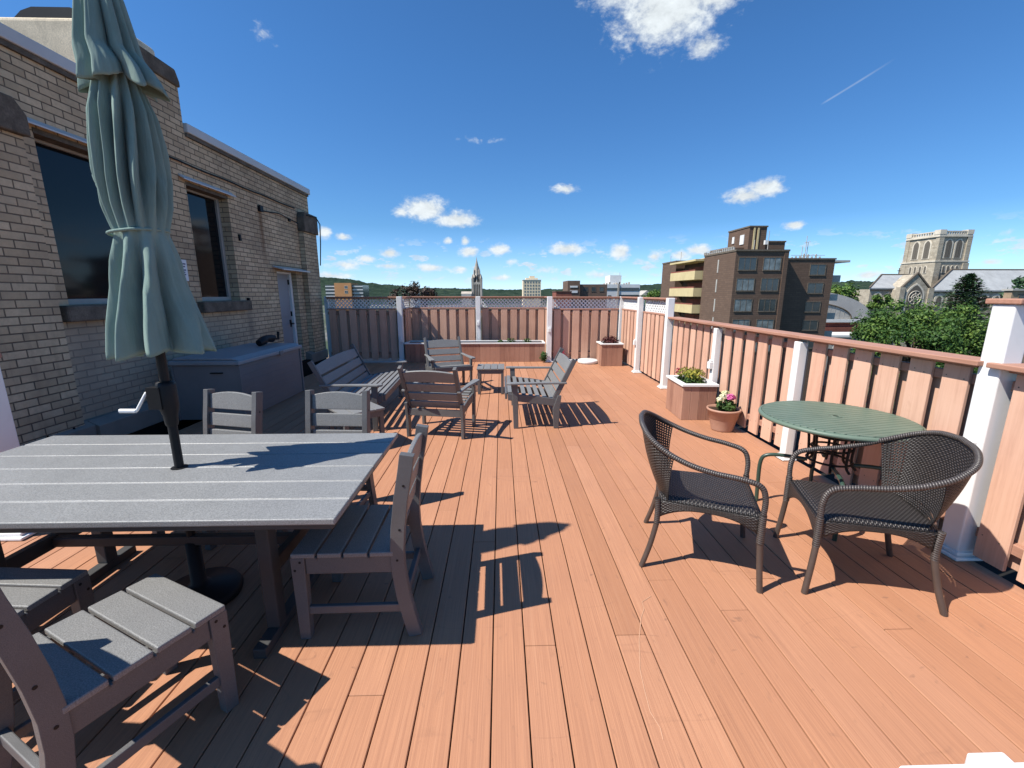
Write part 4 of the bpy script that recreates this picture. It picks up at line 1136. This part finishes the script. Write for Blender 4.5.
# gymnasium with the barrel roof, garage, small tan house
gy = thing('sports_hall', 'low hall with grey barrel roof and red brick walls between apartment block and church', 'building')
MB().box(52.5, 79.6, 94, 116, -16, -4.2).box(57, 76, 90.5, 93.99, -16, -4.4).build('wall', M['redbrick'], gy)
def vault(cx, hw, z0, rise, y0, y1, th=.25, n=24):
    p = [(cx-hw*math.cos(math.pi*i/n), z0+rise*math.sin(math.pi*i/n)) for i in range(n+1)]
    return MB().prism(p, 'y', y0, y1)
vault(65.5, 16.2, -3.9, 6.0, 94, 117).build('roof', M['gymroof'], gy)
fg = vault(64.5, 9.6, -3.8, 3.3, 90.3, 94).build('front_gable', M['concrete'], gy)
mb = MB(); n = 24; mb.tube([(64.5-9.7*math.cos(math.pi*i/n), 90.25, -3.75+3.35*math.sin(math.pi*i/n)) for i in range(n+1)], .14, 6); mb.build('gable_trim', M['darkstone'], fg)
mb = MB()
for i in range(17): x = 56.5+i; mb.box(x-.02, x+.02, 90.26, 90.29, -3.7, -3.8+3.3*math.sqrt(max(.02,1-((x-64.5)/9.6)**2))-.1)
mb.build('seam', M['gymroof'], fg)
MB().box(52.3, 80.2, 89.9, 90.29, -4.5, -3.85).box(79.7, 80.2, 90.3, 116, -4.5, -3.85).build('eaves', M['offwhite'], gy)
MB().box(56.5, 77, 89.7, 90.49, -16, -5.6).box(57, 76.4, 89.5, 89.69, -8.4, -8.0).build('porch', M['redbrick'], gy)
ga = thing('garage', 'small garage with flat white roof in front of the red brick hall', 'garage')
MB().box(62, 71, 80, 86, -16, -6.6).build('wall', M['concrete'], ga); MB().box(61.7, 71.3, 79.6, 86.3, -6.6, -6.2).build('roof', M['offwhite'], ga)
for x in (63.2, 66, 68.8): win(ga, x, x+1.3, 80, -8.6, -7.3, 2, 'offwhite')
th = thing('tan_house', 'tan brick house end behind the big white post at the right edge', 'house')
MB().box(71.8, 84, 60, 61, -16, 1.9).build('wall', M['tanbrick'], th); MB().box(71.6, 84.2, 59.8, 61.2, 1.9, 2.15).build('coping', M['concrete'], th)
win(th, 72.9, 74.0, 60, .3, 1.3, 1)
sw_ = thing('garden_wall', 'low stone wall running in front of the church', 'wall')
MB().box(84, 101, 108, 109, -16, -2.0).build('wall', M['church'], sw_); MB().box(83.9, 101.1, 107.8, 109.2, -2.0, -1.7).build('coping', M['churchtrim'], sw_)

# far buildings, left to right
bo = thing('orange_building', 'orange and glass office building far off at the left of the back fence', 'building')
MB().box(-112.3, -101, 300, 315, -16, 8.2).build('wall', M['orangewall'], bo)
g_ = MB().box(-119, -112.31, 302, 316, -16, 7.0).box(-100.99, -94, 302, 316, -16, 6.9).build('glass_wing', M['cityglass'], bo)
for xa, xb in ((-119.1, -112.32), (-100.98, -93.9)):
    mb = MB()
    for z in (-1,1.2,3.4,5.6): mb.box(xa, xb, 301.8, 301.99, z, z+.7)
    mb.build('spandrels', M['offwhite'], g_)
for z in (1.5, 4.6): win(bo, -105.5, -103.5, 300, z, z+1.6, 2, 'offwhite')
hs = thing('white_house', 'small white house far off left of the copper tree', 'house')
MB().box(-47, -43.5, 230, 236, -16, 1.6).build('wall', M['offwhite'], hs); MB().prism([(-47.4,1.6),(-43.1,1.6),(-45.25,3.6)], 'y', 229.6, 236.4).build('roof', M['concrete'], hs)
sp = thing('gothic_tower', 'slender grey gothic stone tower with pointed top on the skyline', 'tower')
mb = MB()
cx, cy = -38.2, 705
def oct_(mb, z0, r0, z1, r1, n=8):
    mb.lathe([(r0, z0), (r1, z1)], n, (cx, cy, 0), smooth=False)
mb.box(cx-8, cx+8, cy-8, cy+8, -30, 18); oct_(mb, 17, 8.2, 32, 5.6); oct_(mb, 32, 5.4, 42, 3.6); oct_(mb, 42, 3.2, 52, .8); oct_(mb, 52, .8, 58, .05)
for a in range(4):
    sx, sy = ((-1,-1),(1,-1),(-1,1),(1,1))[a]
    mb.box(cx+sx*6.6-1.7, cx+sx*6.6+1.7, cy+sy*6.6-1.7, cy+sy*6.6+1.7, -30, 24); mb.lathe([(2,24),(.05,31)], 4, (cx+sx*6.6, cy+sy*6.6, 0), smooth=False)
    mb.lathe([(1.1,30),(1.0,36),(.05,40)], 4, (cx+sx*4.2, cy+sy*4.2, 0), smooth=False)
mb.build('shaft', M['spirestone'], sp)
mb = MB()
for i in range(4): mb.box(cx-4.8+i*2.8, cx-3.6+i*2.8, cy-8.15, cy-8.02, -6, 15)
mb.box(cx-2.8, cx-1.2, cy-7.6, cy-6.5, 19, 29); mb.box(cx+1.2, cx+2.8, cy-7.6, cy-6.5, 19, 29)
mb.build('window_slots', M['dark'], sp)
lb = thing('low_hall', 'low pale building at the foot of the gothic tower', 'building')
MB().box(-62, -46.5, 690, 705, -30, .5).build('wall', M['concrete'], lb); MB().prism([(690,.5),(705,.5),(697.5,4)], 'x', -62.5, -46).build('roof', M['spirestone'], lb)
bt = thing('beige_tower_block', 'tall beige apartment tower on the skyline right of the gothic tower', 'building')
MB().box(17.6, 31.8, 350, 366, -16, 11.6).build('wall', M['beige'], bt)
MB().box(20, 29.5, 353, 363, 11.6, 13.4).box(23, 27, 354, 362, 13.4, 14.9).build('penthouse', M['beige'], bt)
MB().box(17.3, 32.1, 349.7, 366.3, 11.6, 11.95).build('cornice', M['offwhite'], bt)
mb = MB()
for r in range(6):
    for c in range(6): mb.box(18.6+c*2.2, 19.8+c*2.2, 349.9, 349.99, 9.2-r*2.4, 10.5-r*2.4)
mb.build('windows', M['curtain'], bt)
bb = thing('brown_office', 'dark brown low rise building left of the white office on the skyline', 'building')
MB().box(22.8, 27, 150, 162, -16, 5.7).box(27.01, 36.6, 151, 162, -16, 4.5).build('wall', M['brownwall'], bb)
mb = MB(); mb.box(23.6, 26.2, 149.85, 149.99, 3.4, 4.0); mb.box(23.6, 26.2, 149.85, 149.99, 1.6, 2.4); mb.build('white_panel', M['offwhite'], bb)
for x in (28.5, 31.2, 34.0): win(bb, x, x+1.4, 151, 2.2, 3.5, 1)
br = thing('red_low_building', 'low reddish brown building right of the beige tower', 'building')
MB().box(17.6, 22.6, 140, 150, -16, 2.0).build('wall', M['redbrick'], br); MB().box(17.4, 22.7, 139.8, 150, 2.0, 2.2).build('coping', M['brownwall'], br)
of = thing('white_office', 'white office building with dark window bands and rooftop plant room', 'building')
MB().box(37.6, 54, 170, 185, -16, 4.9).build('wall', M['offwhite'], of)
MB().box(42.9, 47.4, 173, 181, 4.9, 8.4).build('plant_room', M['offwhite'], of)
mb = MB()
mb.box(38.0, 45.2, 169.9, 169.99, 2.6, 3.5); mb.box(46.0, 53.7, 169.9, 169.99, 2.4, 3.6); mb.box(46.0, 53.7, 169.9, 169.99, -.4, .9)
for x in (39.2, 41.6): mb.box(x, x+1.3, 169.9, 169.99, -.6, .7)
mb.build('window_band', M['cityglass'], of)
mb = MB(); mb.box(45.25, 45.9, 169.7, 170.0, -16, 5.1); mb.build('pier', M['spirestone'], of)
mb = MB()
for i in range(9): mb.box(40+i*1.3, 40.5+i*1.3, 171+i%3, 172+i%3, 4.9, 5.3+.25*(i%3))
mb.tube([(47.2,175,8.4),(47.2,175,9.6)], .08, 5); mb.build('roof_equipment', M['spirestone'], of)
wg = thing('white_gabled_house', 'small white house among trees left of the apartment block', 'house')
MB().box(58, 62.5, 180, 188, -16, .6).build('wall', M['offwhite'], wg); MB().prism([(57.7,.6),(62.8,.6),(60.2,2.6)], 'y', 179.7, 188).build('roof', M['concrete'], wg)

# ------------------------------------------------------------------ trees
def crown_tree(name, label, base, c, r, n, size, mat, seed, nclump=60, cl=.34, trunk_r=.35, group=None):
    t = thing(name, label, 'tree', base, 0, group)
    rnd = random.Random(seed); mb = MB()
    cen = Vector(c) - Vector(base); cl_list = []
    for i in range(nclump):
        d = Vector((rnd.gauss(0,1), rnd.gauss(0,1), rnd.gauss(0,1)*1.0+.25)).normalized()
        k = rnd.uniform(.35, 1.0)**.5 * rnd.uniform(.8, 1.02)
        cl_list.append((cen + Vector((d.x*r[0]*k, d.y*r[1]*k, d.z*r[2]*k)), rnd.uniform(.6, 1.25)))
    mr = sum(r)/3
    for i in range(n):
        p0, s = cl_list[rnd.randrange(nclump)]
        d = Vector((rnd.gauss(0,1), rnd.gauss(0,1), rnd.gauss(0,1)*.75)).normalized()
        p = p0 + d*mr*cl*s*(rnd.random()**.45)
        nrm = (d + Vector((rnd.gauss(0,.5), rnd.gauss(0,.5), .5+rnd.gauss(0,.4)))).normalized()
        a = nrm.cross(Vector((rnd.random()-.5, rnd.random()-.5, rnd.random()-.5))).normalized(); b = nrm.cross(a); q = size*rnd.uniform(.55, 1.3)
        mb.add([p-a*q, p+b*q*.55-nrm*q*.15, p+a*q, p-b*q*.55-nrm*q*.15], [(0,1,2,3)])
    mb.build('crown', M[mat], t)
    mb = MB(); h = cen.z
    mb.tube([(0,0,0),(.1,0,h*.4),(cen.x*.8,cen.y*.8,h*.8),(cen.x,cen.y,h+r[2]*.4)], [trunk_r*1.3, trunk_r, trunk_r*.7, trunk_r*.2], 9)
    for i in range(0, nclump, 4):
        p = cl_list[i][0]; s = Vector((cen.x*.7, cen.y*.7, h*(.45+.4*rnd.random())))
        mb.tube([s, s.lerp(p, .5)+Vector((0,0,.08*mr)), p], [trunk_r*.4, trunk_r*.25, trunk_r*.06], 6)
    mb.build('trunk', M['bark'], t)
    return t
G = -16
crown_tree('broadleaf_tree', 'large round green tree filling the view between red brick hall and white post', (46,46,G), (46,46,-5.0), (7.2,6.2,5.7), 36000, .165, 'tree', 11, 150, .20, .5)
crown_tree('broadleaf_tree', 'green tree between barrel roof and church, left of two', (88,112,G), (88,112,-.4), (4.6,4.5,4.0), 2600, .5, 'tree', 12, 30, .36, .4)
crown_tree('broadleaf_tree', 'small bright green tree against the church wall', (93.6,106,G), (93.6,106,-.6), (2.6,2.5,2.4), 1200, .36, 'tree', 13, 18, .4, .3)
crown_tree('broadleaf_tree', 'dark treetop at the right edge above the tan house', (92.5,74,G), (92.5,74,1.2), (3.8,3.6,3.6), 2600, .36, 'conifer', 14, 30, .36, .4)
crown_tree('broadleaf_tree', 'green tree beside the white office, left of the apartment block', (57.5,165,G), (57.5,165,-1.5), (4,4,4.2), 1600, .55, 'tree', 15, 24, .4, .4)
crown_tree('copper_tree', 'dark copper leaved treetop rising just behind the back fence', (-5.75,28,G), (-5.75,28,1.2), (1.7,1.6,1.25), 1500, .10, 'copper', 16, 34, .22, .14)
def conifer(label, base, top, r, n, seed):
    t = thing('conifer', label, 'tree', base, 0); rnd = random.Random(seed); mb = MB(); br = MB(); H = top - base[2]
    br.tube([(0,0,0),(0,0,H*.98)], [.35,.03], 8)
    for i in range(n):
        z = H*(1 - rnd.random()**1.4*.62); f = (1 - z/H)/.62
        L = r*(f**.68)*rnd.uniform(.65,1.1) + .12; a = rnd.random()*2*math.pi
        p0 = Vector((0,0,z)); p1 = Vector((L*math.cos(a), L*math.sin(a), z + L*rnd.uniform(-.18,.22)))
        br.tube([p0, p1], [.05,.012], 4, cap=False)
        for q in range(int(10+16*f)):
            g = rnd.uniform(.25,1.02); p = p0.lerp(p1, g) + Vector((rnd.gauss(0,.12), rnd.gauss(0,.12), rnd.gauss(0,.07)))*(1+L*.3)
            d = (p1-p0).normalized(); d = (d + Vector((rnd.gauss(0,.5),rnd.gauss(0,.5),rnd.gauss(.1,.3)))).normalized()
            s = d.cross(Vector((rnd.gauss(0,.3),rnd.gauss(0,.3),1))).normalized(); w = rnd.uniform(.18,.36)
            mb.add([p-d*w, p+s*w*.35, p+d*w, p-s*w*.35], [(0,1,2,3)])
    mb.build('crown', M['conifer'], t); br.build('trunk', M['bark'], t)
conifer('dark green spruce in front of the church nave', (76.2,70,G), 4.5, 7.0, 620, 3)
conifer('second darker spruce close behind the big green tree, nearer the white post', (70.5,64,G), .6, 4.0, 240, 4)

# ------------------------------------------------------------------ ground and hills
def ground_mat():
    m, n, b = material('city_ground'); co = objco(n)
    f = n.noise(co, .02, 6, .6); c = n.ramp(f, [(.35, (.03,.055,.02)), (.5, (.06,.075,.04)), (.6, (.16,.15,.14)), (.75, (.22,.2,.18))])
    n.l.new(c, b.inputs['Base Color']); b.inputs['Roughness'].default_value = .95; return m
o = MB().add([(-9000,-9000,-16.2),(9000,-9000,-16.2),(9000,9000,-16.2),(-9000,9000,-16.2)], [(0,1,2,3)]).build('ground', ground_mat()); structure(o, 'green and grey city ground far below the roof', 'ground')
def hill_mat():
    m, n, b = material('wooded_hillside'); co = objco(n)
    f = n.noise(co, .035, 5, .65); f2 = n.noise(co, .004, 3)
    c = n.ramp(n.math('ADD', n.math('MULTIPLY', f, .7), n.math('MULTIPLY', f2, .3)), [(.35, (.012,.024,.016)), (.5, (.024,.042,.027)), (.62, (.045,.064,.04))])
    n.l.new(c, b.inputs['Base Color']); b.inputs['Roughness'].default_value = 1; b.inputs['Specular IOR Level'].default_value = .05
    n.l.new(n.bump(f, 1, 8), b.inputs['Normal']); return m
HP = [(-75,60),(-40,70),(-30,58),(-21.5,50),(-18.5,46),(-16.4,33),(-12,24),(-10.4,19),(-4,16),(2,13),(7,14),(12,18),(18,28),(24,32),(34,27),(39,34),(42,30),(50,28),(70,40)]
def hz(a):
    for i in range(len(HP)-1):
        if HP[i][0] <= a <= HP[i+1][0]:
            f = (a-HP[i][0])/(HP[i+1][0]-HP[i][0]); return HP[i][1]+(HP[i+1][1]-HP[i][1])*f
    return 40
def hfn(uu, vv):
    a = -74+143*uu; r = 700+1900*vv
    w = math.exp(-((r-1550)/420)**2)
    z = -16 + (hz(a)+16)*w + 5*mnoise.noise(Vector((a*.9, r*.006, 0)))*w + 3.2*mnoise.noise(Vector((a*5, r*.02, 3)))*w + 1.8*mnoise.noise(Vector((a*14, r*.05, 7)))*w
    return (r*math.sin(R(a)), r*math.cos(R(a)), z - .5)
o = MB().grid(900, 46, hfn).build('hills', hill_mat()); structure(o, 'wooded green hills along the horizon', 'hills')

# ------------------------------------------------------------------ sky, sun, camera
SUN_AZ = R(18); SUN_EL = R(53.2)
L = Vector((math.cos(SUN_AZ)*math.cos(SUN_EL), math.sin(SUN_AZ)*math.cos(SUN_EL), -math.sin(SUN_EL)))
sd = bpy.data.lights.new('sun', 'SUN'); sd.energy = 5.0; sd.angle = R(.53); sd.color = (1, .955, .88)
so = bpy.data.objects.new('sun', sd); COL.objects.link(so); so.rotation_euler = L.to_track_quat('-Z', 'Y').to_euler()
w = bpy.data.worlds.new('World'); scene.world = w; w.use_nodes = True
n = NT(w.node_tree); bg = n.n['Background']
sky = n.new('ShaderNodeTexSky', sky_type='NISHITA'); sky.sun_disc = False; sky.sun_elevation = SUN_EL
sky.sun_rotation = math.atan2(-L.x, -L.y); sky.altitude = 300; sky.air_density = 1.0; sky.dust_density = .25; sky.ozone_density = 2.2
CLOUDS = [(18.81, 28.09, 6.63, 3.53, 1), (22.9, 24.7, 2.19, 1.41, 0.8), (15.7, 30.12, 6.21, 2.06, 1), (23.5, 28.3, 3.4, 1.5, 0.95), (-9.35, 10.02, 3.18, 1.45, 1), (-5.46, 8.86, 3.12, 1.03, 1), (-12.12, 9.58, 1.19, 0.78, 0.8), (30.27, 11.04, 2.24, 1.08, 1), (28.32, 10.43, 2.33, 0.91, 1), (7.99, 12.37, 1.71, 0.66, 0.9), (8.42, 5.44, 2.38, 0.84, 1), (15.11, 4.97, 1.44, 1.06, 1), (19.17, 4.29, 1.04, 0.7, 0.9), (17.32, 3.86, 1.06, 0.47, 0.7), (33.39, 7.09, 1.17, 0.5, 1), (-0.1, 5.36, 1.53, 0.73, 1), (-3.92, 5.09, 1.4, 0.72, 1), (-6.66, 6.38, 0.75, 0.47, 0.8), (-4.53, 6.41, 0.63, 0.59, 0.9), (-19.1, 6.49, 1.01, 0.45, 0.9), (-13.81, 4.82, 1.32, 0.7, 1), (-16.56, 4.05, 1.29, 0.47, 0.9), (-14.13, 3.27, 1.81, 0.48, 0.8), (-19.12, 3.3, 2.29, 0.69, 0.8), (-9.01, 3.1, 2.26, 0.61, 0.9), (-5.24, 2.88, 1.53, 0.49, 0.7), (-20.9, 1.99, 2.82, 0.58, 0.8), (1.18, 3.89, 1.16, 0.49, 0.6), (5.68, 2.89, 2.55, 0.62, 0.6), (12.66, 2.23, 2.46, 0.61, 0.7), (-0.12, 1.9, 1.81, 0.5, 0.7), (24.18, 4.94, 1.82, 0.67, 1), (22.02, 4.45, 1.33, 0.69, 0.9), (19.31, 2.17, 1.16, 0.48, 0.6), (40.2, 1.77, 1.54, 0.49, 0.9), (42.82, 2.92, 0.57, 0.65, 0.7), (48.42, 2.66, 0.94, 0.34, 0.8), (49.2, 5.07, 0.68, 0.41, 0.6), (49.18, 1.53, 1.42, 0.34, 0.7), (-21.04, 6.95, 0.87, 0.77, 0.9), (-25.45, 24.62, 1.21, 1.13, 0.5), (-24.16, 23.95, 1.15, 0.47, 0.42), (-2.45, 17.59, 5.5, 0.6, 0.36), (39.67, 1.0, 1.95, 0.4, 0.7), (55.71, 6.6, 2.4, 1.38, 0.8), (-33.4, 4.4, 5.49, 1.2, 0.9)]
d = n.new('ShaderNodeTexCoord').outputs['Generated']
s = n.new('ShaderNodeSeparateXYZ'); n.l.new(d, s.inputs[0])
az = n.math('MULTIPLY', n.math('ARCTAN2', s.outputs[0], s.outputs[1]), 57.2958)
el = n.math('MULTIPLY', n.math('ARCSINE', s.outputs[2]), 57.2958)
cv = n.new('ShaderNodeCombineXYZ'); n.l.new(az, cv.inputs[0]); n.l.new(el, cv.inputs[1]); P = cv.outputs[0]
tot = None
for (a, e, wa, we, st) in CLOUDS:
    q = n.vmath('MULTIPLY', n.vmath('SUBTRACT', P, (a, e, 0)), (.85/wa, .85/we, 0))
    v = n.math('MULTIPLY', n.math('SUBTRACT', 1.3, n.vmath('LENGTH', q)), st)
    tot = v if tot is None else n.math('MAXIMUM', tot, v)
nz = n.noise(n.mapping(d, (1,1,1.5)), 26, 8, .62, .3)
nz2 = n.noise(n.mapping(d, (1,1,1.6)), 75, 6, .6, .2)
nn = n.math('ADD', n.math('MULTIPLY', n.math('SUBTRACT', nz, .5), 2.3), n.math('MULTIPLY', n.math('SUBTRACT', nz2, .5), 1.4))
# scattered small fair-weather clouds low over the horizon
hb = n.noise(n.mapping(d, (1,1,2.6)), 21, 7, .6)
band = n.math('MULTIPLY', n.maprange(el, .3, 3, 0, 1), n.maprange(el, 3.5, 7, 1, 0))
low = n.math('MULTIPLY', n.maprange(hb, .545, .63, 0, .9, True), band)
den = n.maprange(n.math('ADD', n.math('SUBTRACT', tot, .30), n.math('MULTIPLY', nn, .55)), 0, .75, 0, 1, True)
den = n.math('MULTIPLY', den, n.maprange(tot, .0, .28, 0, 1, True))
den = n.math('MAXIMUM', den, n.math('MULTIPLY', low, .8))
# thin contrail
ax, ay = 34.21, 17.91; bx, by = 39.43, 20.22; ln = math.hypot(bx-ax, by-ay); ux, uy = (bx-ax)/ln, (by-ay)/ln
rel = n.vmath('SUBTRACT', P, (ax, ay, 0))
al = n.vmath('DOT_PRODUCT', rel, (ux, uy, 0)); ac = n.math('ABSOLUTE', n.vmath('DOT_PRODUCT', rel, (-uy, ux, 0)))
tr_ = n.math('MULTIPLY', n.maprange(ac, .02, .13, .2, 0, True), n.math('MULTIPLY', n.maprange(al, 0, .8, 0, 1), n.maprange(al, 3.5, 5.9, 1, 0)))
den = n.math('MAXIMUM', den, tr_)
shade = n.maprange(n.math('ADD', nz, n.math('MULTIPLY', nz2, .4)), .45, .95, .72, 1.05)
white = n.mix(1.0, (9.8, 10.6, 11.1), shade, 'MULTIPLY')
tint = n.ramp(n.math('DIVIDE', el, 40.0), [(0, (.34,.50,.84)), (.045, (.26,.37,.55)), (.2, (.16,.275,.39)), (.6, (.15,.29,.42)), (1, (.15,.285,.41))])
skyc = n.vmath('MULTIPLY', sky.outputs[0], n.vmath('MULTIPLY', tint, (4.0, 4.0, 4.0)))
n.l.new(n.mix(den, skyc, white), bg.inputs['Color'])
bg.inputs['Strength'].default_value = .063
cd = bpy.data.cameras.new('camera'); co_ = bpy.data.objects.new('camera', cd); COL.objects.link(co_)
cd.sensor_width = 36; cd.lens = 36*430/1024; cd.clip_start = .05; cd.clip_end = 20000
co_.location = (0, 0, 1.58); th_ = math.atan(91/430); yaw = math.atan(11*math.cos(th_)/430)
co_.rotation_euler = (math.pi/2 - th_, 0, -yaw)
scene.camera = co_
scene.view_settings.view_transform = 'Standard'; scene.view_settings.look = 'None'; scene.view_settings.gamma = 1; scene.view_settings.exposure = .53
scene.view_settings.use_curve_mapping = False
scene.cycles.max_bounces = 6; scene.cycles.diffuse_bounces = 1
